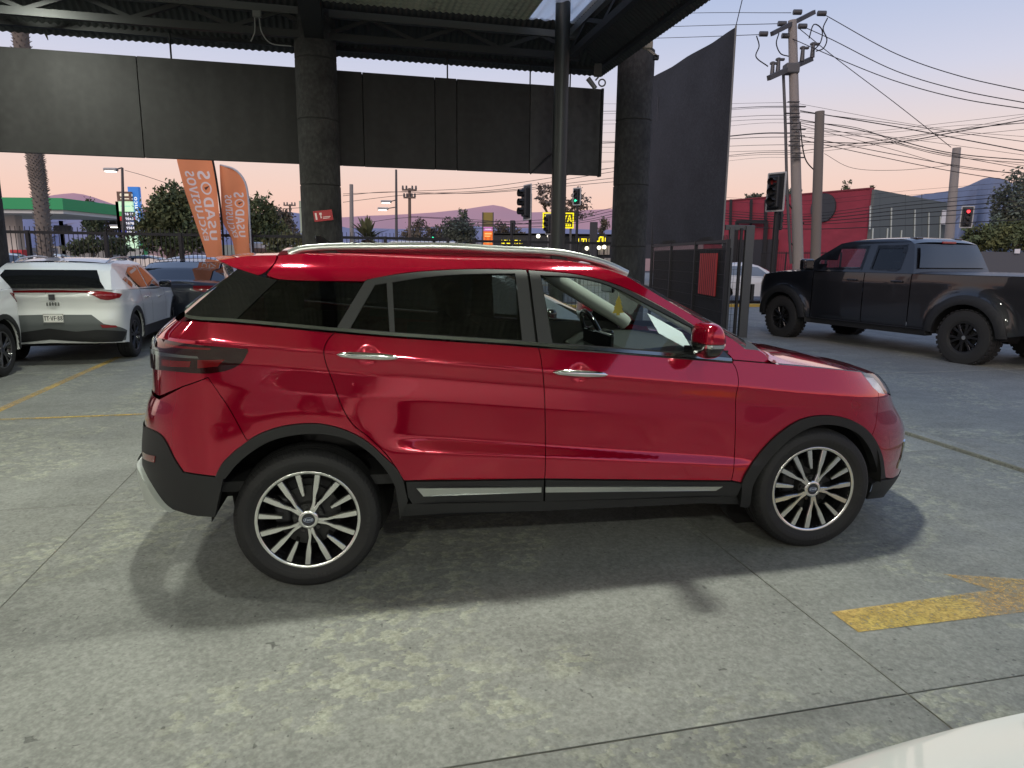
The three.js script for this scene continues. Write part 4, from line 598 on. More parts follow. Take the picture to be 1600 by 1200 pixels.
// --- white crossover seen from behind
{
  const hy = 104.5 * Math.PI / 180, f = [Math.cos(hy), -Math.sin(hy)], rt = [Math.sin(hy), Math.cos(hy)], o = onY(207, 557, 0), pos = [o.x - rt[0] * 0.80, o.z - rt[1] * 0.80];
  const { t, low, gh } = buildCar({ name: 'white_crossover', label: 'white crossover with red light bar and plate TT VF 88, rear towards the red SUV', pos, yaw: hy, wb: 2.68, R: 0.34, w: 0.905, h: 1.5, vbot: 0.27, paint: M.whitePaint, clad: true, n: 3.4, cell: 0.05, rearMat: M.whitePaint,
    top: [[-0.86, 1.07], [-0.4, 1.06], [0.4, 1.03], [1.6, 0.98], [2.2, 0.99], [2.9, 0.93], [3.5, 0.78]], sr: [[0.2, -0.72], [0.35, -0.83], [0.62, -0.86], [0.8, -0.8], [0.93, -0.82], [1.0, -0.86], [1.08, -0.78], [1.2, -0.62]], sf: [[0.2, 3.45], [0.5, 3.57], [0.8, 3.5], [1, 3.3]],
    cp: [[-0.72, 1.07], [-0.42, 1.33], [-0.2, 1.43]], roof: [[-0.2, 1.43], [0.2, 1.475], [0.8, 1.485], [1.3, 1.43]], ap: [[1.3, 1.43], [1.75, 1.2], [2.12, 0.99]],
    wins: [[[0.1, 1.07], [0.28, 1.12], [0.05, 1.24], [-0.12, 1.2]], [[0.36, 1.06], [1.0, 1.04], [1.0, 1.39], [0.5, 1.38], [0.16, 1.28]], [[1.07, 1.04], [1.85, 1.02], [1.55, 1.22], [1.25, 1.37], [1.07, 1.39]]], mir: 1.75, handles: [0.75, 1.6], seams: [0.45, 1.05, 2.0], nsp: 5, spoke: std(0.05, 0.05, 0.055, 0.3, 0.6) });
  const pn = (name, pts, m, o2) => { const q = low.uv(pts).map(([u, v]) => [u < -1.55 ? -1.7 : u, v]); for (const side of [1, -1]) mesh(name, panelGeo(low, q, { cell: 0.05, off: 0.008, flange: 0.01, side, ...o2 }), m, t); };
  mesh('rear_glass', panelGeo({ P: (y, v) => { const q = clamp((v - 1.07) / 0.28, 0, 1), k = Math.abs(y) / 0.72; return V(-0.84 + 0.33 * q + 0.12 * k * k * k - 0.05, v, y); }, N: () => V(-0.78, 0.62, 0) }, [[-0.72, 1.09], [-0.66, 1.17], [-0.58, 1.335], [0.58, 1.335], [0.66, 1.17], [0.72, 1.09]], { cell: 0.08, off: 0.02, flange: 0.02 }), M.darkglass, t);
  pn('light_bar', ol([[26, 455], [70, 454], [128, 455]], [[128, 455], [150, 455], [190, 459]], [[186, 465], [168, 468.5], [157, 467]], [[140, 458.5], [128, 457.5], [26, 458.5]]), redLampM, { off: 0.012 });
  pn('lower_valance', [[36, 491], [143, 492], [162, 506], [180, 509], [198, 516], [196, 531], [150, 533], [36, 537]], std(0.09, 0.1, 0.1, 0.6));
  pn('bumper_lip', [[36, 520], [120, 518], [152, 515], [197, 518], [190, 533], [150, 534], [36, 538]], M.trim, { off: 0.014 });
  pn('rear_reflector', [[156, 507], [180, 508], [183, 511], [160, 512]], redLampM, { off: 0.02 });
  const pl = canvasTex(256, 96, (c) => { c.fillStyle = '#dcdcd6'; c.fillRect(0, 0, 256, 96); c.strokeStyle = '#333'; c.lineWidth = 4; c.strokeRect(4, 4, 248, 88); c.fillStyle = '#1c1c1c'; c.font = 'bold 66px sans-serif'; c.textAlign = 'center'; c.fillText('TT·VF·88', 128, 72, 236); });
  const flat = (name, x0, y0, x1, y1, m, lift, th) => { const [u, v] = low.inv((x0 + x1) / 2, (y0 + y1) / 2), p = low.P(u, v), a = low.P(...low.inv(x0, y0)), b = low.P(...low.inv(x1, y1)), W = Math.abs(a.z - b.z), H = Math.abs(a.y - b.y); const g = new THREE.BoxGeometry(W, H, th).rotateY(-Math.PI / 2).translate(p.x - lift, p.y, p.z); return mesh(name, g, m, t); };
  flat('number_plate', 63, 490, 107, 504, new THREE.MeshStandardMaterial({ map: pl, roughness: 0.5 }), 0.035, 0.012);
  flat('badge', 76, 460, 87, 468.5, M.glossBlack, 0.02, 0.012);
  const tx = canvasTex(256, 48, (c) => { c.clearRect(0, 0, 256, 48); c.fillStyle = '#3c403c'; c.font = 'bold 42px sans-serif'; c.textAlign = 'center'; c.fillText('C U P R A', 128, 40, 250); });
  flat('lettering', 62, 472.5, 104, 477.5, new THREE.MeshStandardMaterial({ map: tx, roughness: 0.45, transparent: true, alphaTest: 0.4 }), 0.012, 0.004);
  for (const sd of [1, -1]) mesh('roof_rail', tube([V(-0.15, 1.44, sd * 0.6), V(0.1, 1.5, sd * 0.6), V(0.9, 1.52, sd * 0.6), V(1.3, 1.46, sd * 0.58)], 0.014, 24, 6), M.satin, t);
  mesh('antenna_fin', new THREE.ConeGeometry(0.03, 0.06, 8).scale(2, 1, 0.5).translate(-0.05, 1.535, 0), M.glossBlack, t);
}
// --- white SUV cut by the picture edge
{
  const hy = -Math.PI / 2 + GA, nz = [-Math.sin(hy), -Math.cos(hy)], o = onY(2, 588, 0);
  buildCar({ name: 'white_suv', label: 'white SUV with grey alloy wheels and black arches beside the white crossover', pos: [o.x - nz[0] * 0.83, o.z - nz[1] * 0.83], yaw: hy, wb: 2.66, R: 0.345, w: 0.92, h: 1.64, vbot: 0.3, paint: M.whitePaint, clad: true, flip: true,
    top: [[-0.9, 1.12], [0, 1.1], [1.6, 1.05], [2.3, 1.03], [3, 0.98], [3.5, 0.8]], sr: [[0.25, -0.62], [0.6, -0.72], [0.9, -0.7], [1.12, -0.64], [1.25, -0.5]], sf: [[0.2, 3.45], [0.6, 3.55], [1, 3.3]],
    cp: [[-0.55, 1.12], [-0.25, 1.5]], roof: [[-0.25, 1.5], [0.3, 1.62], [1.0, 1.63], [1.45, 1.54]], ap: [[1.45, 1.54], [2.2, 1.05]], wins: [[[-0.05, 1.15], [0.9, 1.13], [0.9, 1.5], [0.2, 1.5]], [[0.97, 1.13], [1.9, 1.12], [1.45, 1.46], [0.97, 1.5]]], mir: 1.8, handles: [0.6, 1.5], nsp: 5, spin: 0.5, spoke: std(0.22, 0.22, 0.23, 0.3, 0.8),
    tl: [[-1.2, 1.0], [-0.35, 1.06], [-0.5, 0.98], [-0.7, 0.93], [-1.2, 0.92]] });
}
// --- dark saloon between the crossover and the red SUV
{
  const hy = 106 * Math.PI / 180, o = atZ(292, 440, 14.2);
  buildCar({ name: 'dark_saloon', label: 'dark blue-grey saloon with red tail lamps parked beyond the white crossover', pos: [o.x, o.z], yaw: hy, wb: 2.7, R: 0.33, w: 0.9, h: 1.45, paint: M.greyPaint, n: 3.2,
    top: [[-1.0, 1.02], [-0.6, 1.04], [0.4, 1.0], [1.8, 0.95], [2.6, 0.9], [3.4, 0.74]], sr: [[0.2, -0.9], [0.6, -1.02], [0.9, -1.04], [1.02, -1.0], [1.2, -0.9]], sf: [[0.2, 3.4], [0.5, 3.55], [0.9, 3.4]],
    cp: [[-0.62, 1.04], [-0.2, 1.28], [0.15, 1.40]], roof: [[0.15, 1.40], [0.6, 1.45], [1.0, 1.44], [1.3, 1.39]], ap: [[1.3, 1.39], [1.7, 1.18], [2.15, 0.94]], wins: [[[0.0, 1.06], [0.8, 1.02], [0.8, 1.36], [0.35, 1.33]], [[0.87, 1.02], [1.75, 1.0], [1.3, 1.32], [0.87, 1.36]]], mir: 1.75, seams: [0.85], screen: M.darkglass, glass: phys(0.25, 0.26, 0.3, 0.05, 0, { clearcoat: 1 }),
    tl: [[-1.45, 0.98], [-0.55, 0.98], [-0.42, 0.9], [-0.55, 0.82], [-1.2, 0.84], [-1.45, 0.9]] });
}
// --- pale blue and silver cars behind the crossover
const small = { wb: 2.6, R: 0.31, w: 0.86, h: 1.46, top: [[-0.8, 0.98], [0.4, 0.96], [1.8, 0.92], [2.6, 0.87], [3.4, 0.7]], sr: [[0.2, -0.7], [0.6, -0.8], [0.98, -0.75], [1.2, -0.6]], sf: [[0.2, 3.3], [0.5, 3.4], [0.9, 3.2]], cp: [[-0.6, 0.98], [-0.1, 1.38]], roof: [[-0.1, 1.38], [0.4, 1.45], [0.9, 1.45], [1.3, 1.36]], ap: [[1.3, 1.36], [2.1, 0.93]], wins: [[[-0.1, 1.02], [0.75, 1.0], [0.75, 1.36], [0.15, 1.35]], [[0.82, 1.0], [1.75, 0.97], [1.25, 1.32], [0.82, 1.36]]], mir: 1.7, handles: [0.6, 1.5], cell: 0.09, hl: [[2.85, 0.72], [3.4, 0.6], [3.4, 0.7], [2.95, 0.8]], tl: [[-1.3, 0.92], [-0.5, 0.94], [-0.5, 0.8], [-1.3, 0.78]] };
{
  let o = atZ(190, 425, 17.0); buildCar({ ...small, name: 'pale_hatchback', label: 'pale blue hatchback seen over the roof of the white crossover', pos: [o.x + 1.2, o.z], yaw: GA + 0.1, h: 1.52, top: small.top.map(([s, v]) => [s, v + 0.1]), cp: [[-0.6, 1.08], [-0.1, 1.42]], roof: [[-0.1, 1.42], [0.4, 1.52], [0.9, 1.52], [1.3, 1.42]], ap: [[1.3, 1.42], [2.1, 1.03]], paint: phys(0.42, 0.5, 0.62, 0.3, 0.3, { clearcoat: 1 }) });
  o = atZ(20, 440, 13.5); buildCar({ ...small, name: 'silver_hatchback', label: 'silver hatchback half hidden behind the black column and white crossover', pos: [o.x - 2.2, o.z - 0.3], yaw: GA - 0.1, paint: M.silverPaint });
}
// --- dark hatchback on the far side of the red SUV
{
  const p = suv.localToWorld(V(0.15, 0, -2.75));
  buildCar({ ...small, name: 'grey_hatchback', label: 'dark grey hatchback parked alongside the far side of the red SUV', pos: [p.x, p.z], yaw: CARYAW + 0.03, w: 0.88, h: 1.56, paint: phys(0.16, 0.18, 0.21, 0.3, 0.5, { clearcoat: 1 }), top: small.top.map(([s, v]) => [s, v + 0.08]), cp: [[-0.6, 1.06], [-0.1, 1.45]], roof: [[-0.1, 1.45], [0.4, 1.56], [0.9, 1.56], [1.25, 1.49]], ap: [[1.25, 1.49], [2.15, 1.0]], wins: [[[-0.1, 1.1], [0.75, 1.08], [0.75, 1.45], [0.15, 1.43]], [[0.82, 1.08], [1.8, 1.05], [1.25, 1.42], [0.82, 1.45]]], glass: phys(0.3, 0.33, 0.36, 0.04, 0, { clearcoat: 1 }) });
}
// --- white car beside the photographer (only its bonnet edge is in the picture)
{
  const c = grid(1.05, 0.768), f = Math.PI / 2 + GA, d = [Math.cos(f), -Math.sin(f)];
  buildCar({ ...small, name: 'white_hatchback', label: 'white car whose bonnet edge shows beside the painted arrow', pos: [c.x - d[0] * 3.42, c.z - d[1] * 3.42], yaw: f, w: 0.95, paint: M.whitePaint, R: 0.32, n: 5.5, cell: 0.05, top: [[-0.8, 1.05], [0.4, 1.03], [1.8, 1.0], [2.6, 0.98], [3.2, 0.92], [3.42, 0.84]], sf: [[0.2, 3.35], [0.6, 3.45], [0.9, 3.4], [1.0, 3.3]], cp: [[-0.6, 1.08], [-0.1, 1.45]], roof: [[-0.1, 1.45], [0.4, 1.56], [0.9, 1.56], [1.25, 1.48]], ap: [[1.25, 1.48], [2.1, 1.03]], wins: [], hl: [[2.9, 0.8], [3.5, 0.7], [3.5, 0.8], [3.0, 0.9]] });
}
// --- silver car parked behind the photographer, mirrored in the red doors
{ const c = grid(-3.4, -3.2); buildCar({ ...small, name: 'silver_saloon', label: 'silver car parked between the red SUV and the showroom front', pos: [c.x, c.z], yaw: GA + 0.05, paint: M.silverPaint }); }
// --- black pickup
{
  const fw = [-0.384, -0.923], rt = [0.923, -0.384], R = 0.437, wb = 3.86, w = 1.05, yaw = dirYaw(fw[0], fw[1]), o = onY(1503, 570.5, 0);
  const t = thing('black_pickup', 'black crew cab pickup with wide arch flares and chunky tyres on the driveway', 'pickup', [o.x + rt[0] * 0.98, 0, o.z + rt[1] * 0.98], yaw);
  const belt = (s) => 1.40, a = -0.9, b = wb + 0.25;
  const W = (s, v) => { const T = [[0.4, w * 0.93], [0.6, w * 0.955], [1.0, w * 0.96], [1.25, w * 0.965], [1.42, w * 0.95], [1.6, w * 0.9]]; let q = (interp(T, v - 0.03) + interp(T, v) * 2 + interp(T, v + 0.03)) / 4; const f = (x) => 0.075 * Math.exp(-(((Math.hypot(s - x, v - R) - R - 0.12) / 0.14) ** 2)); return q + f(0) + f(wb); };
  const low = makeSkin({ W, a, b, Lr: 1.3, Lf: 1.3, n: 4, sr: (v) => -1.25, sf: (v) => smoothI([[0.4, 4.72], [0.8, 4.82], [1.1, 4.8], [1.3, 4.7], [1.5, 4.5]], v, 0.05), range: [a - 1.3, b + 1.3, 0.3, 1.6] }).bind(t, true);
  const gh = makeSkin({ W: (s, v) => w * 0.93 - 0.36 * (v - 1.4) - 4 * Math.max(0, v - 1.9) ** 2 - 0.03 * Math.max(0, s - 2.4) ** 2, flat: true, range: [0.3, 4.2, 1.1, 2.1] }).bind(t, true);
  const P = M.blackPaint, U = (sk, pts) => sk.uv(pts), both = (sk, name, uv, m, o2) => { for (const sd of [1, -1]) mesh(name, panelGeo(sk, uv, { cell: 0.07, side: sd, flange: 0.03, ...o2 }), m, t); };
  const fr = ol([[1442, 499], [1445, 482], [1471, 463], [1514, 457.5], [1548, 472], [1567, 503]]), ff = ol([[1174, 474], [1181, 452], [1200, 440], [1222, 442.5], [1237, 465], [1246, 500]]);
  const uFr = U(low, fr), uFf = U(low, ff), hood = U(low, [[1258, 417], [1230, 418], [1209, 420], [1188, 426]]), hv = hood.map((q) => q[1]);
  const vs = U(low, [[1246, 500], [1399, 520]]).map((q) => q[1]), vsill = Math.min(...vs), ra = R + 0.09;
  const arch = (x) => { const o2 = []; for (let i = 0; i <= 18; i++) { const th = Math.PI * (1.1 - 1.2 * i / 18); o2.push([x + ra * Math.cos(th), Math.max(0.48, R + ra * Math.sin(th))]); } return o2; };
  const vh = 1.42, sideBed = [[a - 1.3, 0.6], [a, 0.56], ...arch(0), [1.02, 0.48], [1.02, 1.4], [a - 1.3, 1.4]];
  both(low, 'bed_side', sideBed, P, { inset: 0.004 });
  both(low, 'rear_door', [[1.03, 0.48], [1.95, 0.48], [1.95, 1.4], [1.03, 1.4]], P, { inset: 0.004 });
  both(low, 'front_door', [[1.96, 0.48], [3.12, 0.48], [3.12, 1.39], [1.96, 1.4]], P, { inset: 0.004 });
  const fTop = [[b + 1.3, 1.22], [b + 0.9, 1.25], [b + 0.3, 1.33], [wb - 0.3, 1.39], [3.13, 1.41]];
  both(low, 'front_wing', [[3.13, 0.48], ...arch(wb), [b + 0.4, 0.62], [b + 1.3, 0.62], ...fTop], P, { inset: 0.004 });
  for (const x of [0, wb]) { const A = arch(x), B = A.map(([px, py]) => [x + (px - x) * 1.24, R + (py - R) * 1.24]); both(low, 'arch_flare', [...A, ...B.reverse()], M.trim, { off: 0.03, flange: 0.06 }); }
  both(low, 'side_step', [[0.62, 0.4], [3.22, 0.4], [3.22, 0.5], [0.62, 0.5]], M.trim, { off: 0.02, flange: 0.12 });
  mesh('bonnet', spanGeo(spline2(fTop, 8).map(([u, v]) => low.P(u, v)), 0.07, 0, 20, -0.003, 3), P, t);
  mesh('bed_cover', spanGeo([[a - 1.28, 1.4], [a - 0.4, 1.4], [0, 1.4], [1.0, 1.4]].map(([u, v]) => low.P(u, v)), 0.035, 0, 12, 0.003, 6), std(0.05, 0.05, 0.055, 0.35), t);
  // cab
  const cpil = [[1.02, 1.4], [1.12, 1.7], [1.2, 1.9]], roof = [[1.2, 1.9], [1.35, 1.965], [1.9, 1.99], [2.4, 1.97], [2.72, 1.92]], ap = [[2.72, 1.92], [3.1, 1.7], [3.55, 1.40]];
  const cab = [...cpil, ...spline2(roof, 6).slice(1, -1), ...ap], w1 = [[1.28, 1.46], [1.36, 1.42], [1.9, 1.45], [1.9, 1.88], [1.36, 1.88], [1.28, 1.82]], w2 = [[2.05, 1.45], [2.9, 1.42], [3.28, 1.48], [3.1, 1.62], [2.72, 1.84], [2.5, 1.88], [2.05, 1.88]];
  const slit = (O, ...I) => { let p = O.slice(); for (const q of I) p = [...p, O[0], q[0], ...q.slice(1).reverse(), q[0], O[0]]; return p; };
  const mid = 1.975;
  both(gh, 'cab_side', slit([[1.02, 1.4], [1.12, 1.7], [1.2, 1.9], [1.35, 1.965], [mid, 1.99], [mid, 1.4]], w1), P, { flange: 0.02 });
  both(gh, 'cab_side', slit([[mid, 1.4], [mid, 1.99], [2.4, 1.97], [2.72, 1.92], [3.1, 1.7], [3.55, 1.4]], w2), P, { flange: 0.02 });
  both(gh, 'side_window', w1, M.tint, { off: -0.01, flange: 0 }); both(gh, 'side_window', w2, pane(0.55, 0.6, 0.62), { off: -0.01, flange: 0 });
  const gP = (c) => { const n = []; for (let i = 0; i < c.length - 1; i++) for (let k = 0; k < 6; k++) n.push([lerp(c[i][0], c[i + 1][0], k / 6), lerp(c[i][1], c[i + 1][1], k / 6)]); n.push(c[c.length - 1]); return n.map((p) => gh.P(...p)); };
  mesh('roof', spanGeo(spline2(roof, 8).map((p) => gh.P(...p)), 0.035, 0, 20, 0, 4), P, t);
  mesh('windscreen', spanGeo(gP(ap), 0.01, (q) => 0.05 + 0.1 * q, 16, 0, 2.6), pane(0.8, 0.86, 0.86), t);
  mesh('cab_back', spanGeo(gP(cpil), 0, -0.03, 16, 0, 4), P, t);
  const rwG = spanGeo([[1.06, 1.5], [1.12, 1.7], [1.185, 1.86]].map(([s, v]) => V(s - 0.05, v, gh.P(s, v).z - 0.08)), 0, -0.02, 12, 0, 4); mesh('rear_window', rwG, M.darkglass, t);
  mesh('brake_lamp', rbox(0.03, 0.04, 0.34, 0.01, 1.16, 1.93, 0), redLampM, t);
  for (const z of [0.5, -0.5]) mesh('roof_marker', rbox(0.14, 0.03, 0.16, 0.012, 1.4, 2.0, z), M.glossBlack, t);
  for (const sd of [1, -1]) { mesh('side_mirror', rbox(0.16, 0.22, 0.26, 0.05, 3.12, 1.52, sd * 1.2, 3), M.glossBlack, t); for (const x of [1.2, 2.12]) mesh('door_handle', rbox(0.22, 0.035, 0.03, 0.01, x + 0.08, 1.26, sd * (W(x, 1.26) + 0.015)), M.glossBlack, t); }
  for (const z of [0.45, -0.45]) mesh('seat', [rbox(0.16, 0.75, 0.5, 0.06, 2.15, 1.35, z), rbox(0.1, 0.2, 0.28, 0.04, 2.1, 1.8, z)], M.seat, t);
  mesh('cab_floor', [box(2.5, 0.1, 1.8, 2.2, 1.0, 0), box(0.4, 0.35, 1.7, 3.4, 1.25, 0)], M.interior, t);
  mesh('underbody', [box(4.9, 0.22, 1.1, 1.8, 0.66, 0), box(0.25, 0.25, 0.25, 0, R, 0)], M.under, t); mesh('axle', bar(V(0, R, -0.8), V(0, R, 0.8), 0.08, 10), M.under, t);
  for (const x of [0, wb]) for (const sd of [1, -1]) mesh('wheel_well', new THREE.CylinderGeometry(ra + 0.06, ra + 0.06, 0.4, 24, 1, true, -Math.PI / 2, Math.PI).rotateX(Math.PI / 2).rotateZ(Math.PI).translate(x, R, sd * 0.82), M.under, t);
  mesh('rear_bumper', rbox(0.2, 0.22, 1.9, 0.04, -1.32, 0.66, 0), M.trim, t); mesh('tailgate', rbox(0.06, 0.7, 1.86, 0.02, -1.2, 1.06, 0), P, t);
  both(low, 'headlight', [[b + 0.55, 1.05], [b + 0.95, 1.02], [b + 0.95, 1.2], [b + 0.5, 1.22]], M.lampCore, { off: 0.006 });
  mesh('grille', rbox(0.06, 0.45, 1.3, 0.02, 4.8, 1.0, 0), M.trim, t);
  const art = new THREE.MeshStandardMaterial({ color: 0x111111, roughness: 0.5 });
  putWheels(t, makeWheel({ R, rim: 0.235, w: 0.31, n: 6, spin: 0.2, lug: 1, spokeMat: std(0.012, 0.012, 0.013, 0.4, 0.4), lipMat: std(0.015, 0.015, 0.016, 0.45, 0.3), capMat: M.satin }), [0, wb], R, 1.06, 0.31);
}
// ------------------------------------------------------------------ mountains
function ridge(name, pts, dist, drop, mat, sd = 1, rough = 0.08) {
  const n = 160, rows = 14, x0 = pts[0][0], x1 = pts[pts.length - 1][0], pos = [], idx = [];
  for (let j = 0; j <= rows; j++) for (let i = 0; i <= n; i++) {
    const px = lerp(x0, x1, i / n), py = interp(pts, px), t = j / rows, top = atZ(px, py, dist), h = top.y * (1 - t), d = dist - drop * t * (1 + 0.2 * Math.sin(i * 0.7));
    const k = top.y * rough * (fbm(i * 0.22 * sd + 40, j * 0.5 + 3 * sd, 256, 4) - 0.5) * (j ? 2.2 : 0.5), p = atZ(px, 400, d + k * 6); pos.push(p.x, j === rows ? -5 : h + k, p.z);
  }
  for (let j = 0; j < rows; j++) for (let i = 0; i < n; i++) { const a = j * (n + 1) + i, b = a + 1, c = a + n + 1, d = c + 1; idx.push(a, c, b, b, c, d); }
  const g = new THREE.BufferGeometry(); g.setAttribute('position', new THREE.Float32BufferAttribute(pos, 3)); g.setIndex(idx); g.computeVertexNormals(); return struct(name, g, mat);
}
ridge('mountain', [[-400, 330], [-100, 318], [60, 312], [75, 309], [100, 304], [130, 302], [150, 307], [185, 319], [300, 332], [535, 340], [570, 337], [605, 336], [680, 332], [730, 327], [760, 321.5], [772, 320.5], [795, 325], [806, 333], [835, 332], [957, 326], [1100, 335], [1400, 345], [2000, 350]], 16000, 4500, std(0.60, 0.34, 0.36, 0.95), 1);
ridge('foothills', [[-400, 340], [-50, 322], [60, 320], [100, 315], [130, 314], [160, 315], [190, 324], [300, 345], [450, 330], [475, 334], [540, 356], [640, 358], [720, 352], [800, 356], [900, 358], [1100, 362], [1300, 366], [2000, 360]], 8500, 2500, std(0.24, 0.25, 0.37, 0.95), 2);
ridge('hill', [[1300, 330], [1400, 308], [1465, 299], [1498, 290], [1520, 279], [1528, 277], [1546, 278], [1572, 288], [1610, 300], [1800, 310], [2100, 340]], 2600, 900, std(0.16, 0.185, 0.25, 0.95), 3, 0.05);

// ------------------------------------------------------------------ trees
const leafM = [[0.10, 0.12, 0.05], [0.08, 0.10, 0.05], [0.13, 0.135, 0.06], [0.13, 0.11, 0.08], [0.17, 0.14, 0.12], [0.10, 0.12, 0.09]].map((c) => std(...c, 0.9, 0, { vertexColors: true })), frondM = std(0.13, 0.135, 0.06, 0.9);
const barkM = std(0.07, 0.055, 0.042, 0.95), barkPale = std(0.2, 0.17, 0.14, 0.95);
function leafGeo(blobs, dist, n, size) { // blobs in pixels: [x, y, rx, ry]
  const pos = [], nor = [], idx = [], col = [], k = dist / FPX, A = blobs.reduce((s, b) => s + b[2] * b[3], 0);
  for (const [bx, by, rx, ry] of blobs) {
    const m = Math.round(n * rx * ry / A), c = atZ(bx, by, dist), clumps = []; for (let i = 0; i < Math.max(5, m / 40); i++) { const a = rr(0, 6.283), z = rr(-1, 1), r = Math.pow(rnd(), 0.4), q = Math.sqrt(1 - z * z); clumps.push([q * Math.cos(a) * r, z * r, q * Math.sin(a) * r, rr(0.7, 1.35), rr(-0.12, 0.12)]); }
    for (let i = 0; i < m; i++) {
      const cl = clumps[Math.floor(rnd() * clumps.length)], g = () => (rnd() + rnd() + rnd() - 1.5) * 0.34, ox = cl[0] + g(), oy = cl[1] + g(), oz = cl[2] + g();
      const p = V(c.x + ox * rx * k, c.y + oy * ry * k, c.z + oz * rx * k * 0.8), s = size * k * rr(0.6, 1.4), u = V(rr(-1, 1), rr(-1, 1), rr(-1, 1)).normalize(), w = V(rr(-1, 1), rr(-1, 1), rr(-1, 1)).cross(u).normalize(), o = pos.length / 3, nn = w.clone().cross(u), lv = cl[3] * rr(0.75, 1.3);
      for (const [a, b] of [[-1, 0], [0, 0.5], [1, 0], [0, -0.5]]) { pos.push(p.x + u.x * a * s + w.x * b * s, p.y + u.y * a * s + w.y * b * s, p.z + u.z * a * s + w.z * b * s); nor.push(nn.x, nn.y, nn.z); col.push(lv * (1 + cl[4]), lv, lv * (1 - cl[4])); } idx.push(o, o + 1, o + 2, o, o + 2, o + 3);
    }
  }
  const g = new THREE.BufferGeometry(); g.setAttribute('position', new THREE.Float32BufferAttribute(pos, 3)); g.setAttribute('normal', new THREE.Float32BufferAttribute(nor, 3)); g.setAttribute('color', new THREE.Float32BufferAttribute(col, 3)); g.setIndex(idx); return g;
}
function tree(name, label, px, dist, blobs, n, size, mat, { lean = 0, tr = 0.16, bark = barkM, cat = 'tree', group } = {}) {
  const base = atZ(px, 420, dist), t = thing(name, label, cat, [base.x, 0, base.z], 0, group), off = (g) => g.translate(-base.x, 0, -base.z), limbs = [];
  const mid = atZ(blobs[0][0], blobs[0][1] + blobs[0][3] * 0.5, dist), b0 = V(base.x, -0.1, base.z);
  const fork = V(lerp(base.x, mid.x, 0.6), Math.max(0.4, mid.y * 0.6), base.z); limbs.push(bar(b0, fork, tr, 9, tr * 0.75));
  for (const [bx, by, rx, ry] of blobs) { const c = atZ(bx, by, dist); limbs.push(bar(fork, c, tr * 0.6, 7, tr * 0.25)); for (let i = 0; i < 4; i++) { const e = atZ(bx + rr(-0.75, 0.75) * rx, by + rr(-0.8, 0.5) * ry, dist + rr(-1, 1) * rx * 0.6 * dist / FPX); limbs.push(bar(c.clone().lerp(fork, rr(0, 0.5)), e, tr * 0.25, 5, tr * 0.08)); } }
  mesh('trunk', off(merge(limbs)), bark, t); mesh('crown', off(leafGeo(blobs, dist, n, size)), mat, t); return t;
}
tree('broadleaf_tree', 'dense green tree behind the two orange feather flags', 262, 27, [[268, 345, 46, 44], [240, 365, 28, 26], [300, 355, 42, 36], [272, 315, 34, 26]], 9000, 3.4, leafM[0]);
tree('broadleaf_tree', 'green tree showing to the right of the grey edged orange flag', 405, 30, [[402, 340, 26, 34], [425, 362, 24, 26], [396, 372, 20, 22]], 5000, 3.2, leafM[0]);
tree('bare_topped_tree', 'greyish thin tree beside the black column', 440, 42, [[436, 345, 24, 18], [452, 372, 22, 14]], 2200, 2.4, leafM[3]);
tree('cypress', 'tall dark cypress clump near the fuel price sign', 146, 60, [[140, 340, 11, 26], [153, 345, 10, 22]], 2600, 2.4, leafM[1]);
tree('brown_tree', 'brownish tree between the cypress and the fuel price sign', 175, 62, [[172, 352, 18, 16], [186, 350, 10, 14]], 1800, 2.2, leafM[3]);
tree('shrub', 'low shrubs growing behind the fence near the fuel price sign', 150, 24, [[125, 384, 26, 13], [160, 382, 28, 14], [190, 386, 16, 12]], 3000, 2.6, leafM[1], { tr: 0.04, cat: 'shrub' });
tree('shrub', 'olive green shrub behind the fence left of the column notice', 450, 25, [[455, 378, 20, 14], [430, 384, 18, 12]], 2200, 2.6, leafM[2], { tr: 0.04, cat: 'shrub' });
tree('street_tree', 'grey green street tree behind the pole with the crossarm', 655, 48, [[655, 364, 26, 18], [690, 366, 20, 16]], 2200, 2.2, leafM[3]);
tree('street_tree', 'bushy green tree beside the orange totem sign', 722, 42, [[720, 362, 30, 20], [722, 343, 8, 14]], 2800, 2.3, leafM[5]);
tree('street_tree', 'dull brown tree to the right of the orange totem sign', 785, 50, [[778, 364, 20, 14], [800, 368, 16, 12]], 1800, 2.1, leafM[3]);
tree('gum_tree', 'tall open tree rising behind the yellow hoarding', 880, 46, [[862, 300, 20, 14], [848, 318, 16, 8], [892, 330, 30, 14], [905, 310, 16, 14]], 2600, 2.2, leafM[4], { tr: 0.2 });
tree('round_tree', 'small bare round tree against the hills beside the dark sign pillar', 942, 55, [[942, 354, 13, 14]], 500, 1.9, leafM[3]);
tree('hill_tree', 'big hazy tree behind the hedge and the tilted concrete pole', 1590, 46, [[1590, 315, 36, 44], [1620, 345, 40, 40], [1560, 350, 22, 26]], 6000, 3.0, leafM[5], { tr: 0.25 });
tree('hedge', 'green hedge growing above the grey wall behind the pickup', 1560, 34, [[1530, 372, 26, 20], [1570, 370, 30, 22], [1600, 372, 26, 22]], 5000, 2.8, leafM[0], { tr: 0.05, cat: 'hedge' });
tree('street_tree', 'tree tops showing over the red building behind the traffic light', 1225, 58, [[1225, 305, 22, 12], [1180, 310, 14, 8]], 1500, 2.0, leafM[5]);
tree('rooftop_sapling', 'sparse sapling sticking up over the red wall', 1325, 52, [[1325, 288, 12, 9], [1365, 293, 7, 5]], 160, 2.0, leafM[1], { tr: 0.05 });
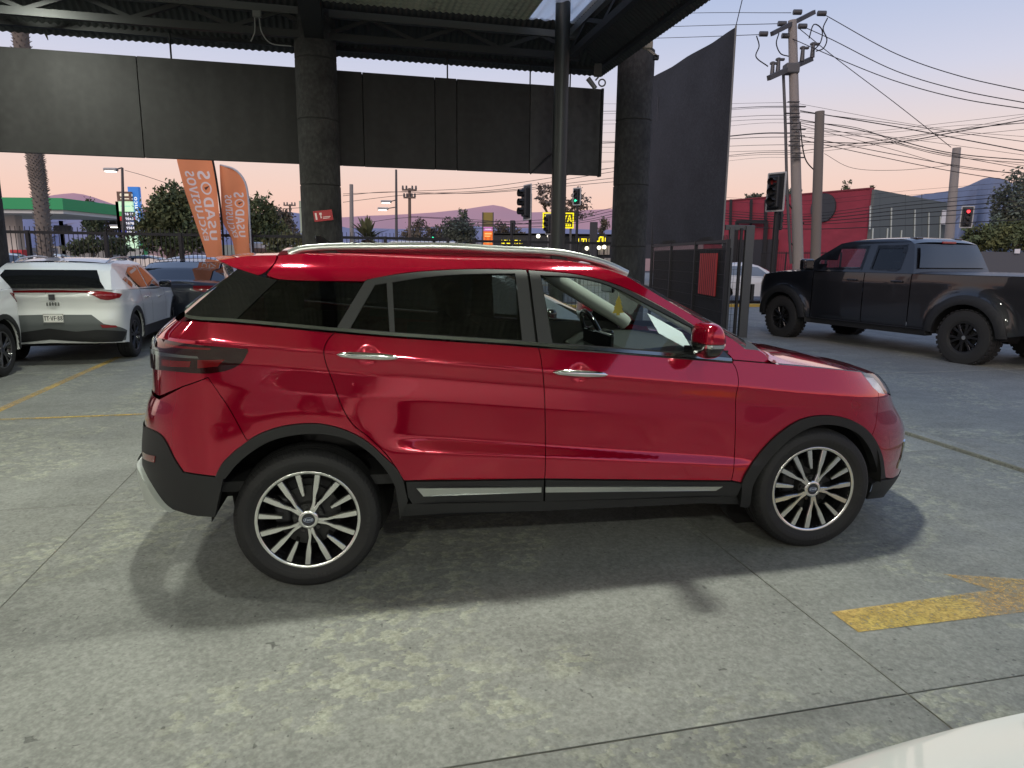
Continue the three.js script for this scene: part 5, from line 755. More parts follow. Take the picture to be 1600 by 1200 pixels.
// fan palm
function fronds(c, R, n, up) { const l = []; for (let i = 0; i < n; i++) { const a = rr(0, 6.283), el = rr(-0.5, 1.3), d = V(Math.cos(a) * Math.cos(el), Math.sin(el), Math.sin(a) * Math.cos(el)), e = c.clone().addScaledVector(d, R * rr(0.8, 1.1)); e.y -= R * 0.15 * (1 - Math.sin(el)); const m = c.clone().lerp(e, 0.55); m.y += R * 0.08; const sd = d.clone().cross(V(0, 1, 0)).normalize(); const P = [c, m, e], w = [0.02, R * 0.09, 0.01], pos = [], idx = []; P.forEach((p, k) => { for (const s of [-1, 1]) { const q = p.clone().addScaledVector(sd, s * w[k]); pos.push(q.x, q.y - (k === 1 ? 0 : 0), q.z); } if (k) idx.push(2 * k - 2, 2 * k - 1, 2 * k, 2 * k - 1, 2 * k + 1, 2 * k); }); const g = new THREE.BufferGeometry(); g.setAttribute('position', new THREE.Float32BufferAttribute(pos, 3)); g.setIndex(idx); g.computeVertexNormals(); l.push(g); } return merge(l); }
{
  const b = atZ(575, 400, 30), t = thing('fan_palm', 'short bushy palm behind the fence beside the wooden pole', 'palm', [b.x, 0, b.z]), c = atZ(573, 375, 30);
  mesh('trunk', cyl(0.2, 0.28, c.y, 12, 0, c.y / 2, 0), barkM, t); mesh('crown', fronds(V(0, c.y, 0), 1.1, 70), frondM, t);
  // tall palm trunk at the left
  const d = 21, p0 = atZ(74, 430, d), p1 = atZ(62, 300, d), p2 = atZ(54, 240, d), p3 = atZ(33, 62, d), p4 = atZ(24, -60, d), q = thing('tall_palm', 'tall date palm with a rough spiky trunk rising behind the black signboard', 'palm', [p0.x, 0, p0.z]);
  const off = V(-p0.x, 0, -p0.z), cv = new THREE.CatmullRomCurve3([V(p0.x, -0.1, p0.z), p1, p2, p3, p4].map((v) => v.clone().add(off))), L = [], r = 0.2;
  mesh('trunk', new THREE.TubeGeometry(cv, 60, r, 14), barkPale, q);
  for (let i = 0; i < 900; i++) { const u = i / 900, p = cv.getPoint(u), a = i * 2.4, dir = V(Math.cos(a), 0.75, Math.sin(a)).normalize(), w = r * (u < 0.16 ? 1.5 : 1.08); L.push(bar(V(p.x + Math.cos(a) * r * 0.8, p.y, p.z + Math.sin(a) * r * 0.8), V(p.x + Math.cos(a) * r * 0.9, p.y, p.z + Math.sin(a) * r * 0.9).addScaledVector(dir, rr(0.06, 0.13) * (u < 0.16 ? 1.4 : 1)), 0.03, 4, 0.008)); }
  const lb = mesh('leaf_bases', merge(L), barkPale, q); lb.userData.kind = 'stuff'; const cp = cv.getPoint(1); mesh('crown', fronds(cp, 2.2, 60), frondM, q);
}
// ------------------------------------------------------------------ back fence, side fence, gate, fabric screen
const fenceM = std(0.02, 0.021, 0.022, 0.55, 0.3);
function fence(name, label, P, Q, h, pitch, posts, group, wires) {
  const t = thing(name, label, 'fence', [P.x, 0, P.z], 0, group), d = Q.clone().sub(P), L = d.length(), at = (s, y) => V(d.x * s / L, y, d.z * s / L);
  mesh('top_rail', beam(at(0, h), at(L, h), 0.05, 0.06), fenceM, t); mesh('bottom_rail', beam(at(0, 0.15), at(L, 0.15), 0.04, 0.05), fenceM, t);
  for (let i = 0; i <= posts; i++) mesh('post', beam(at(L * i / posts, 0), at(L * i / posts, h + 0.04), 0.07, 0.07), fenceM, t);
  const l = []; for (let s = pitch; s < L; s += pitch) l.push(beam(at(s, 0.12), at(s, h + 0.12), 0.011, 0.011)); for (const y of wires || []) l.push(beam(at(0, y), at(L, y), 0.008, 0.01));
  const b = mesh('bars', merge(l), fenceM, t); b.userData.kind = 'stuff'; return t;
}
{
  const fp = (px, b) => { const d = ray(px, 400), k = b / (d.x * E2[0] + d.z * E2[1]); return V(d.x * k, 0, d.z * k); };
  fence('bar_fence', 'black bar fence behind the parked cars and feather flags', fp(-80, 16.6), fp(700, 16.6), 2.0, 0.09, 7, 'boundary fences', [0.7, 1.3]);
  fence('bar_fence', 'black bar fence between the hanging board end and the round column', fp(740, 17.2), fp(985, 17.2), 1.98, 0.105, 3, 'boundary fences', [0.7, 1.3]);
  const A = V(4.2, 0, -13.6), B = V(4.0, 0, -20), la = [A.x, A.z], lb = [B.x, B.z], q = (x, y) => onLine(x, y, la, lb);
  fence('mesh_fence', 'black mesh fence with a red panel running back from the gate', A, B, 1.95, 0.075, 3, 'boundary fences', [0.3, 0.55, 0.8, 1.05, 1.3, 1.55, 1.8]);
  const bk = thing('fence_sheeting', 'dark sheeting fixed behind the black mesh fence', 'sheeting', [0, 0, 0]); mesh('sheet', beam(V(A.x + 0.06, 0.95, A.z), V(B.x + 0.06, 0.95, B.z), 0.012, 1.75), std(0.016, 0.016, 0.017, 0.8), bk);
  const r0 = q(1096, 396), r1 = q(1123, 396), r2 = q(1118, 463), y0 = r2.y, rp = thing('plastic_board', 'bright red plastic board hung on the black mesh fence', 'board', [0, 0, 0]); mesh('sheet', beam(V(r0.x - 0.02, (y0 + r0.y) / 2, r0.z), V(r1.x - 0.02, (y0 + r0.y) / 2, r1.z), 0.012, r0.y - y0), std(0.45, 0.025, 0.02, 0.6), rp); mesh('bars', (() => { const l = []; for (let i = 0; i < 9; i++) { const p = r0.clone().lerp(r1, (i + 0.5) / 9); l.push(beam(V(p.x - 0.05, y0 - 0.05, p.z), V(p.x - 0.05, r0.y + 0.08, p.z), 0.008, 0.008)); } return l; })(), fenceM, rp).userData.kind = 'stuff';
  // fabric screen above the fence
  const topPix = [[1000, 132], [1024, 118], [1050, 104], [1075, 88], [1112, 67], [1149, 43]], n = 30, pos = [], idx = [], uv = [];
  for (let i = 0; i <= n; i++) for (let j = 0; j <= 16; j++) { const xt = lerp(1000, 1149, i / n), xb = lerp(997, 1129, i / n), pt = q(xt, interp(topPix, xt)), pb = q(xb, 382), p = pt.lerp(pb, j / 16), bil = 0.12 * Math.sin(i / n * Math.PI) * Math.sin(j / 16 * Math.PI) + 0.012 * Math.sin(i * 0.5 + j * 0.35); pos.push(p.x - bil, p.y, p.z); uv.push(i / n * 3, j / 16 * 3); }
  for (let i = 0; i < n; i++) for (let j = 0; j < 16; j++) { const a = i * 17 + j; idx.push(a, a + 1, a + 17, a + 1, a + 18, a + 17); }
  const cg = new THREE.BufferGeometry(); cg.setAttribute('position', new THREE.Float32BufferAttribute(pos, 3)); cg.setAttribute('uv', new THREE.Float32BufferAttribute(uv, 2)); cg.setIndex(idx); cg.computeVertexNormals();
  const sc = thing('fabric_screen', 'tall black fabric screen stretched above the mesh fence', 'screen', [0, 0, 0]); const wv = texture(256, 256, (u, v) => 120 + 70 * (fbm(u * 60, v * 60, 60, 2) - 0.5) + 40 * (fbm(u * 4, v * 4, 4, 4) - 0.5)); mesh('fabric', cg, new THREE.MeshStandardMaterial({ map: wv, color: new THREE.Color().setRGB(0.1, 0.105, 0.115), roughness: 0.85, side: THREE.DoubleSide }), sc);
  const e0 = q(1150, 40), e1 = q(1129, 384); mesh('edge_rope', tube([e0, e0.clone().lerp(e1, 0.5), e1], 0.018, 20, 6), std(0.16, 0.16, 0.15, 0.7), sc); mesh('stay_wire', bar(e0, atZ(1162, -10, 13.4), 0.008), fenceM, sc); mesh('screen_post', bar(V(B.x, 0, B.z), V(B.x, 6, B.z), 0.05), fenceM, sc);
  // gate leaf
  const gp = onY(1156, 529, 0), g = thing('metal_gate', 'open grey metal gate leaf with wire mesh beside the pickup', 'gate', [gp.x, 0, gp.z]), u = V(0.06, 0, 0).normalize(), W = (px) => (px - 1160) / FPX * Math.abs(gp.z), gm = std(0.075, 0.08, 0.08, 0.5, 0.3), H = 2.27;
  mesh('gate_post', rbox(0.17, H, 0.13, 0.01, W(1163), H / 2, 0), gm, g); mesh('frame_upright', rbox(0.09, H - 0.05, 0.06, 0.008, W(1136), H / 2, 0), gm, g); mesh('frame_upright', rbox(0.05, H - 0.1, 0.05, 0.008, W(1148.5) + 0.02, H / 2, 0.03), fenceM, g); mesh('top_rail', rbox(W(1170) - W(1126), 0.1, 0.06, 0.008, (W(1170) + W(1126)) / 2, H - 0.04, -0.02), gm, g); mesh('latch', rbox(0.06, 0.33, 0.08, 0.01, W(1173), 0.95, 0.03), fenceM, g);
  const l = []; for (let i = 0; i < 14; i++) l.push(box(W(1158) - W(1128), 0.005, 0.005, (W(1158) + W(1128)) / 2, 0.1 + i * 0.13, 0)); for (let i = 1; i < 6; i++) l.push(box(0.005, 1.8, 0.005, lerp(W(1128), W(1158), i / 6), 1.0, 0.004)); mesh('wire_mesh', merge(l), fenceM, g).userData.kind = 'stuff';
}
// ------------------------------------------------------------------ feather flags
{
  const flagTex = (y0, len) => canvasTex(256, 1024, (c) => { c.fillStyle = '#f39a68'; c.fillRect(0, 0, 256, 1024); c.fillStyle = '#f1e4de'; const k = len / 640; c.save(); c.translate(34, y0); c.scale(-1, 1); c.rotate(-Math.PI / 2); c.font = 'bold 84px sans-serif'; c.fillText('EXCLUSIVOS', 0, 0, 640 * k); c.restore(); c.save(); c.translate(116, y0); c.scale(-1, 1); c.rotate(-Math.PI / 2); c.font = 'bold 132px sans-serif'; c.fillText('USAD', 0, 0, 400 * k); c.fillText('S', 545 * k, 0, 90 * k); c.lineWidth = 12; c.strokeStyle = '#f1e4de'; c.beginPath(); c.arc(472 * k, -48, 50 * k, 0, 7); c.stroke(); c.fillStyle = '#5a3a34'; c.beginPath(); c.moveTo(455 * k, -40); c.lineTo(495 * k, -80); c.lineTo(478 * k, -30); c.fill(); c.restore(); });
  const fabric = (tx) => new THREE.MeshPhysicalMaterial({ map: tx, roughness: 0.9, side: THREE.DoubleSide, transmission: 0.3, thickness: 0 });
  const flag = (label, dist, left, right, tx, pole, ext) => {
    const t0 = thing('feather_flag', label, 'flag', [0, 0, 0]), n = 40, pos = [], idx = [], uv = [];
    for (let j = 0; j <= n; j++) { const y = lerp(ext[0], ext[1], j / n); const xl = interp(left, y), xr = interp(right, y); for (let i = 0; i <= 10; i++) { const p = atZ(lerp(xl, xr, i / 10), y, dist); pos.push(p.x, p.y, p.z + 0.06 * Math.sin(i / 10 * 4 + j * 0.12)); uv.push(i / 10, 1 - j / n); } }
    for (let j = 0; j < n; j++) for (let i = 0; i < 10; i++) { const a = j * 11 + i; idx.push(a, a + 11, a + 1, a + 1, a + 11, a + 12); }
    const g = new THREE.BufferGeometry(); g.setAttribute('position', new THREE.Float32BufferAttribute(pos, 3)); g.setAttribute('uv', new THREE.Float32BufferAttribute(uv, 2)); g.setIndex(idx); g.computeVertexNormals(); mesh('banner', g, fabric(tx), t0);
    const pp = pole.map(([x, y]) => atZ(x, y, dist)); const last = pp[pp.length - 1]; pp.push(V(last.x, 0, last.z)); mesh('pole', tube(pp, 0.022, 40, 7), t0.name === 'feather_flag' ? M.under : std(0.5, 0.5, 0.52, 0.6), t0); mesh('base', rbox(0.5, 0.06, 0.5, 0.02, last.x, 0.03, last.z), blackSteel, t0);
  };
  const tx = flagTex(915, 505), tx2 = flagTex(826, 541);
  flag('larger orange feather flag with a black pole rising behind the signboard', 15.2, [[170, 300], [190, 278], [249, 278], [300, 290], [350, 305], [385, 316], [402, 321]], [[170, 302], [200, 318], [249, 331], [300, 340], [350, 346], [402, 349]], tx, [[302, 170], [319, 200], [332, 249], [341, 300], [347, 350], [350, 405]], [172, 402]);
  flag('smaller orange feather flag with a grey edge and pole', 15.4, [[258, 343], [300, 347], [345, 348], [352, 350], [370, 360], [382, 363], [399, 366]], [[258, 346], [264, 364], [272, 373], [285, 382], [310, 387], [350, 389], [399, 392]], tx2, [[344, 258], [364, 263.5], [374, 271], [383, 285], [388, 310], [390, 350], [393, 402]], [259, 399]);
}
// ------------------------------------------------------------------ fuel station
{
  const d = 46, c = thing('fuel_station_canopy', 'white fuel station canopy with a green fascia behind the palm trunk', 'canopy', [0, 0, 0]), a = atZ(-120, 318, d), b = atZ(98, 318, d), yT = atZ(60, 309, d).y, yB = atZ(60, 327, d).y;
  mesh('fascia', box(b.x - a.x, yT - yB, 9, (a.x + b.x) / 2, (yT + yB) / 2, -d - 4.5), std(0.02, 0.36, 0.12, 0.5), c); mesh('soffit', box(b.x - a.x - 0.3, 0.3, 8.6, (a.x + b.x) / 2, yB - 0.1, -d - 4.5), std(0.6, 0.62, 0.6, 0.7), c);
  for (const px of [28, -70]) { const p = atZ(px, 400, d + 3); mesh('pillar', rbox(0.75, yB, 0.75, 0.05, p.x, yB / 2, p.z), std(0.62, 0.58, 0.52, 0.7), c); }
  const pump = atZ(31, 405, d + 1), pu = thing('fuel_pump', 'red and white fuel pump under the green canopy', 'pump', [pump.x, 0, pump.z]); mesh('cabinet', rbox(0.9, 1.7, 0.5, 0.05, 0, 0.85, 0), std(0.5, 0.03, 0.04, 0.5), pu); mesh('display', box(0.6, 0.4, 0.02, 0, 1.3, 0.26), M.glossBlack, pu);
  // totem
  const D = 40, t = thing('price_totem', 'fuel price totem with a blue aramco panel beside a street lamp', 'sign', [0, 0, 0]), q = (x, y) => atZ(x, y, D);
  const board = (name, x0, y0, x1, y1, mat, z, th = 0.25) => { const A = q(x0, y0), B = q(x1, y1); return mesh(name, box(B.x - A.x, A.y - B.y, th, (A.x + B.x) / 2, (A.y + B.y) / 2, A.z + z), mat, t); };
  const lit = (tex, k) => new THREE.MeshStandardMaterial({ map: tex, emissiveMap: tex, emissive: new THREE.Color(1, 1, 1), emissiveIntensity: k, roughness: 0.5 });
  board('header', 187, 300, 210, 315, lit(canvasTex(128, 80, (c2) => { c2.fillStyle = '#5a4438'; c2.fillRect(0, 0, 128, 80); c2.fillStyle = '#efe6c8'; c2.beginPath(); c2.arc(40, 28, 14, 0, 7); c2.fill(); c2.fillRect(62, 18, 46, 20); c2.fillRect(30, 56, 80, 9); }), 0.35), 0.2);
  board('panel', 189, 315, 212, 331, lit(canvasTex(64, 64, (c2) => { c2.fillStyle = '#bfe6bd'; c2.fillRect(0, 0, 64, 64); c2.fillStyle = '#8fd0b0'; c2.fillRect(8, 28, 46, 6); }), 0.55), 0.15);
  const pr = [['#2f8f3a', '16 11'], ['#a02020', '1645'], ['#141414', '1678'], ['#141414', '1564'], ['#16208f', '1091']]; pr.forEach(([col, s], i) => board('price_row', 190.5 + i * 0.8, 331.5 + i * 7.2, 213.5 + i * 0.8, 338.2 + i * 7.2, lit(canvasTex(128, 40, (c2) => { c2.fillStyle = '#20222a'; c2.fillRect(0, 0, 128, 40); c2.fillStyle = col; c2.fillRect(0, 0, 44, 40); c2.fillStyle = '#f4f6ff'; c2.font = 'bold 34px sans-serif'; c2.fillText(s, 46, 32, 80); }), 0.55), 0.15));
  board('panel', 198, 368, 219, 388, lit(canvasTex(64, 64, (c2) => { c2.fillStyle = '#c4e8c4'; c2.fillRect(0, 0, 64, 64); c2.fillStyle = '#7d9a84'; for (const y of [10, 28, 46]) c2.fillRect(6, y, 50, 3); }), 0.5), 0.15);
  board('base', 199, 388, 226, 402, std(0.4, 0.4, 0.38, 0.7), 0); board('green_edge', 219, 368, 228, 402, std(0.02, 0.4, 0.12, 0.5), -0.1, 0.3); board('frame', 186, 315, 190, 402, std(0.5, 0.5, 0.5, 0.5), 0);
  board('blue_panel', 201, 292, 223, 356, lit(canvasTex(128, 384, (c2) => { c2.fillStyle = '#2b78c8'; c2.fillRect(0, 0, 128, 384); c2.fillStyle = '#f2fbff'; c2.save(); c2.translate(104, 330); c2.rotate(-Math.PI / 2); c2.font = 'bold 66px sans-serif'; c2.fillText('aramco', 0, 0, 240); c2.restore(); }), 0.4), 0);
}
// ------------------------------------------------------------------ street lamps, poles
const poleM = std(0.30, 0.275, 0.25, 0.85, 0, { bumpMap: concBump, bumpScale: 0.01 }), woodM = std(0.16, 0.12, 0.095, 0.9), steelM = std(0.1, 0.1, 0.1, 0.5, 0.4);
const lampOn = glow(1, 0.97, 0.88, 3);
function streetLamp(label, px, topY, dist, arms, r = 0.07, mat = steelM) { const p = atZ(px, 405, dist), top = atZ(px, topY, dist), t = thing('street_lamp', label, 'street lamp', [p.x, 0, p.z], 0, 'street lamps along the road'); mesh('pole', bar(V(0, 0, 0), V(top.x - p.x, top.y, 0), r, 10, r * 0.6), mat, t); for (const [ax, ay] of arms) { const a = atZ(ax, ay, dist), s = Math.sign(a.x - top.x) || 1, k = V(a.x - p.x, a.y, 0); mesh('arm', bar(V(top.x - p.x, Math.min(top.y, a.y + 0.1), 0), k, 0.03, 6), mat, t); mesh('head', rbox(0.6, 0.14, 0.25, 0.05, k.x + s * 0.2, k.y, 0), std(0.4, 0.4, 0.38, 0.5), t); mesh('lens', rbox(0.45, 0.06, 0.2, 0.02, k.x + s * 0.22, k.y - 0.08, 0), lampOn, t); } }
streetLamp('tall street lamp with a lit arm beside the fuel price totem', 191, 262, 32, [[180, 265]], 0.09);
streetLamp('slim lamp post with two lit arms beside the crossarm pole', 619, 265, 40, [[609, 315], [604, 326]], 0.1);
streetLamp('small lit lamp post in front of the dark cypress', 146, 318, 60, [[141, 320], [154, 318]], 0.08);
streetLamp('short lit lamp post at the foot of the fuel price totem', 189, 352, 42, [[185, 353]], 0.08);
function tpole(label, px, topY, dist, arms, r, mat) { const p = atZ(px, 405, dist), top = atZ(px, topY, dist), k = dist / FPX, t = thing('utility_pole', label, 'pole', [p.x, 0, p.z], 0, 'distant utility poles'); mesh('pole', bar(V(0, 0, 0), V(top.x - p.x, top.y, 0), r, 9, r * 0.75), mat, t); for (const [y, w] of arms) { const h = atZ(px, y, dist).y; mesh('crossarm', beam(V(-w * k / 2 + top.x - p.x, h, 0.1), V(w * k / 2 + top.x - p.x, h, 0.1), 0.1, 0.1), woodM, t); for (const s of [-0.45, -0.2, 0.2, 0.45]) mesh('insulator', cyl(0.05, 0.07, 0.22, 8, s * w * k + top.x - p.x, h + 0.15, 0.1), steelM, t); } }
tpole('plain pale wooden pole beside the column with the red notice', 549, 288, 34, [], 0.12, poleM); tpole('wooden pole with two crossarms and a transformer beside the fan palm', 640, 294, 44, [[297, 22], [309, 18]], 0.12, woodM); tpole('distant pole with one crossarm left of the black column', 453, 319, 60, [[321, 18]], 0.12, woodM);
// big concrete poles
const bigPole = (label, pts, dist, r0, r1, mat) => { const a = atZ(...pts[0], dist), b = atZ(...pts[1], dist), t = thing('concrete_pole', label, 'pole', [a.x, 0, a.z]); const L = (y) => { const k = (y - a.y) / (b.y - a.y); return V((b.x - a.x) * k, y, 0); }; mesh('pole', bar(L(-0.1), L(b.y), r0, 18, r1), mat, t); return { t, L, a, b }; };
const PD = 22;
{
  const { t, a } = bigPole('tall concrete pole with crossarms, insulators and many cables', [[1247, 412], [1238, 32]], PD, 0.18, 0.125, poleM), q = (x, y, dz = 0) => { const p = atZ(x, y, PD + dz); return V(p.x - a.x, p.y, p.z - a.z); };
  mesh('crossarm', beam(q(1206, 53, -0.6), q(1272, 19, 0.6), 0.1, 0.12), std(0.06, 0.06, 0.065, 0.6), t); mesh('crossarm', beam(q(1201, 122, -0.6), q(1268, 92, 0.6), 0.12, 0.14), std(0.07, 0.07, 0.07, 0.6), t); mesh('pole_bracket', rbox(0.42, 0.3, 0.36, 0.05, ...q(1236, 108).toArray()), std(0.1, 0.1, 0.1, 0.6), t);
  for (const [x, y] of [[1207, 108], [1216, 102], [1254, 84], [1270, 78]]) { mesh('fuse_cutout', cyl(0.05, 0.07, 0.42, 9, ...q(x, y).toArray()), steelM, t); mesh('cutout_cap', rbox(0.26, 0.07, 0.1, 0.02, ...q(x + 3, y - 9).toArray()), steelM, t); }
  for (const [x, y] of [[1246, 19], [1222, 37], [1193, 53], [1284, 21], [1254, 41], [1228, 56]]) mesh('insulator', new THREE.CylinderGeometry(0.075, 0.075, 0.24, 10).rotateZ(Math.PI / 2).translate(...q(x, y).toArray()), steelM, t);
  const lp = (pts) => mesh('jumper_cable', tube(pts.map((p) => q(p[0], p[1], -0.2)), 0.018, 24, 5), M.under, t);
  lp([[1182, 56], [1186, 72], [1181, 88], [1200, 104]]); lp([[1217, 52], [1213, 68], [1220, 84], [1232, 88]]); lp([[1264, 60], [1272, 38], [1284, 46], [1282, 66], [1270, 80]]); lp([[1293, 28], [1286, 45], [1292, 62], [1286, 76], [1275, 80]]);
  mesh('conduit', tube([q(1224, 115), q(1227, 190), q(1230, 300), q(1236, 412)], 0.045, 20, 7), std(0.1, 0.1, 0.1, 0.6), t);
  for (let i = 0; i < 11; i++) { const y = 158 + i * 9 + rr(-3, 3); mesh('cable_bracket', rbox(rr(0.26, 0.5), 0.028, 0.1, 0.008, ...q(1241 + (y - 158) * 0.025 + rr(-4, 6), y, -0.25).toArray()), std(0.06, 0.06, 0.06, 0.6), t); }
  mesh('hanging_cable', tube([q(1250, 190), q(1254, 230), q(1260, 252), q(1276, 270)], 0.02, 20, 5), M.under, t); mesh('hanging_cable', tube([q(1228, 312), q(1240, 330), q(1256, 350)], 0.02, 20, 5), M.under, t); mesh('hanging_cable', tube([q(1236, 380), q(1246, 392), q(1258, 410)], 0.02, 20, 5), M.under, t);
}
bigPole('shorter weathered concrete pole beside the tall cable pole', [[1274, 405], [1281, 174]], 21, 0.155, 0.13, std(0.17, 0.15, 0.13, 0.9)); bigPole('leaning concrete pole behind the pickup cab', [[1483, 372], [1495, 231]], 25, 0.18, 0.13, poleM);
// ------------------------------------------------------------------ cables
const cableM = std(0.012, 0.012, 0.014, 0.7);
function cable(pts, d0, d1, r, label, group) { const n = pts.length - 1, P = pts.map(([x, y], i) => atZ(x, y, lerp(d0, d1, i / n))), m = mesh('overhead_cable', tube(P, r * 0.75, 28, 5), cableM); tag(m, label, 'cable', group); return m; }
const HV = 'bare overhead wire tied to the top crossarm of the tall concrete pole', BL = 'black cable strung to the left of the tall concrete pole', BR = 'black cable running from the tall concrete pole past the leaning pole', LOW = 'low sagging cable passing in front of the red building', LF = 'thin overhead wire crossing the sky below the black signboard', ST = 'slack guy cable from the tall pole top to the leaning pole';
for (const [a, b] of [[[[940, 24], [1100, 20], [1200, 20], [1236, 20]], 1], [[[940, 45], [1100, 40], [1218, 37]], 1], [[[940, 62], [1080, 58], [1188, 54]], 1]]) cable(a, 34, PD, 0.014, HV, 'high voltage wires');
for (const p of [[[1290, 24], [1400, 84], [1500, 119], [1620, 146]], [[1258, 43], [1300, 62], [1400, 111], [1500, 141], [1620, 164]], [[1232, 58], [1310, 92], [1400, 127], [1500, 154], [1620, 173]]]) cable(p, PD, 17, 0.016, HV, 'high voltage wires');
cable([[1248, 44], [1310, 94], [1400, 162], [1486, 230]], PD, 25, 0.016, ST);
for (const [y0, y1, r] of [[160, 160, 0.008], [172, 166, 0.016], [176, 168, 0.01], [186, 180, 0.012], [192, 186, 0.01], [206, 192, 0.008], [222, 208, 0.03], [219, 214, 0.016], [228, 226, 0.012], [236, 235, 0.01], [252, 238, 0.014], [250, 241, 0.01], [262, 246, 0.007]]) cable([[930, y0 + 2], [1080, (y0 + y1) / 2 + 3], [1180, y1 + 1], [1238, y1]], 38, PD, r, BL, 'cables left of the tall pole');
for (const [p, r] of [[[[1248, 162], [1400, 190], [1500, 205], [1620, 215]], 0.007], [[[1250, 173], [1400, 198], [1500, 217], [1620, 240]], 0.02], [[[1250, 175], [1390, 192], [1480, 205], [1620, 224]], 0.012], [[[1250, 187], [1350, 205], [1480, 238], [1620, 252]], 0.018], [[[1250, 190], [1340, 200], [1420, 228], [1620, 268]], 0.012], [[[1250, 192], [1400, 225], [1480, 244], [1620, 256]], 0.012], [[[1250, 200], [1300, 205], [1400, 215], [1620, 245]], 0.008], [[[1250, 212], [1380, 238], [1490, 258], [1620, 276]], 0.014], [[[1250, 218], [1380, 246], [1490, 268], [1620, 288]], 0.014], [[[1252, 222], [1400, 222], [1500, 205], [1620, 184]], 0.02], [[[1252, 236], [1400, 216], [1500, 202], [1620, 190]], 0.014], [[[1252, 240], [1350, 228], [1480, 205], [1620, 178]], 0.008], [[[1252, 226], [1380, 226], [1480, 214], [1620, 200]], 0.008], [[[1260, 205], [1350, 206], [1480, 192], [1620, 176]], 0.007], [[[1252, 196], [1400, 235], [1500, 262], [1620, 272]], 0.01], [[[1288, 240], [1330, 262], [1400, 266], [1490, 258]], 0.009], [[[1252, 208], [1360, 215], [1450, 235], [1620, 262]], 0.008], [[[1252, 215], [1400, 206], [1500, 196], [1620, 192]], 0.007]]) cable(p, PD, 20, r, BR, 'cables right of the tall pole');
for (const [y0, y1, r] of [[333, 300, 0.012], [337, 306, 0.016], [341, 314, 0.02], [345, 322, 0.02], [349, 330, 0.016], [356, 344, 0.02], [318, 292, 0.006], [312, 284, 0.006]]) cable([[1100, y0 - 6], [1250, y0 + 2], [1420, lerp(y0, y1, 0.65) + 4], [1620, y1 - 2]], 27, 22, r, LOW, 'cables in front of the red building');
for (const p of [[[536, 303], [640, 299], [760, 292], [960, 262]], [[536, 316], [640, 304], [780, 296], [960, 268]], [[640, 304], [760, 300], [960, 278]], [[536, 306], [600, 300], [740, 302], [960, 284]], [[340, 330], [410, 328], [480, 324]], [[195, 266], [230, 276], [300, 300]], [[690, 346], [800, 346], [900, 338], [960, 324]], [[690, 351], [800, 350], [900, 342], [960, 329]], [[640, 356], [760, 352], [900, 346], [960, 334]], [[690, 358], [800, 356], [900, 349], [960, 338]], [[560, 350], [640, 340], [760, 348]], [[640, 338], [720, 342], [830, 350]]]) cable(p, 40, 36, 0.018, LF, 'wires beyond the signboard');
// ------------------------------------------------------------------ traffic lights
const tlBody = std(0.02, 0.022, 0.024, 0.55), tlBack = std(0.4, 0.41, 0.4, 0.6);
const lensM = { red: glow(1, 0.05, 0.06, 2.2), dimred: std(0.2, 0.02, 0.02, 0.3), green: glow(0.05, 1, 0.5, 1.6), off: std(0.03, 0.03, 0.03, 0.3) };
function trafficLight(label, px, py, hPix, dist, yaw, lens, { board = false, pole = true, poleX } = {}) {
  const c = atZ(px, py, dist), k = hPix * dist / FPX, t = thing('traffic_light', label, 'traffic light', [c.x, 0, c.z], yaw, 'traffic lights at the crossing'), h = k * 0.92, w = h * 0.34;
  mesh('housing', rbox(w, h, w * 0.75, w * 0.12, 0, c.y, 0), tlBody, t);
  lens.forEach((q, i) => { const y = c.y + h * (0.31 - 0.31 * i); mesh('lens', cyl(w * 0.3, w * 0.3, 0.02, 18).rotateX(Math.PI / 2).translate(0, y, w * 0.39), lensM[q], t); mesh('hood', new THREE.CylinderGeometry(w * 0.36, w * 0.38, w * 0.6, 18, 1, true, Math.PI * 0.6, Math.PI * 1.8).rotateX(Math.PI / 2).translate(0, y, w * 0.62), tlBody, t); });
  if (board) { mesh('backboard', rbox(w * 1.75, h * 1.18, 0.03, 0.014, 0, c.y, -w * 0.15), tlBody, t); mesh('board_edge', [rbox(w * 1.85, 0.05, 0.035, 0.01, 0, c.y + h * 0.6, -w * 0.15), rbox(w * 1.85, 0.05, 0.035, 0.01, 0, c.y - h * 0.6, -w * 0.15), rbox(0.05, h * 1.22, 0.034, 0.01, w * 0.9, c.y, -w * 0.15), rbox(0.05, h * 1.22, 0.034, 0.01, -w * 0.9, c.y, -w * 0.15)], tlBack, t); }
  if (pole) mesh('pole', bar(V(0, 0, -w * 0.5), V(0, c.y + h * 0.3, -w * 0.5), 0.06, 10), fenceM, t);
}
trafficLight('traffic light with a pale edged board beside the tall cable pole', 1211, 300, 50, 20.5, -0.9, ['dimred', 'off', 'off'], { board: true });
trafficLight('dark traffic light seen from behind next to the pale edged one', 1217, 345, 30, 21.5, 2.4, ['off', 'off', 'off']);
trafficLight('red lit traffic light beyond the leaning concrete pole', 1511, 339, 28, 30, -0.35, ['red', 'off', 'off'], { board: true, pole: false });
trafficLight('three hooded traffic light facing sideways left of the steel post', 822, 316, 46, 26, -1.15, ['off', 'off', 'off'], { board: true });
trafficLight('small dark traffic light seen from behind right of the orange totem', 801, 355, 22, 36, 2.7, ['off', 'off', 'off']);
trafficLight('traffic light with a white edged lower board touching the yellow hoarding', 857, 350, 27, 33, -0.9, ['off', 'off', 'off'], { board: true });
trafficLight('green lit traffic light between the steel post and the round column', 901, 307, 22, 30, -0.6, ['off', 'off', 'green'], { board: true });
trafficLight('small green lit traffic light behind the fence beside the street tree', 677, 366, 20, 32, -0.2, ['off', 'off', 'green']);
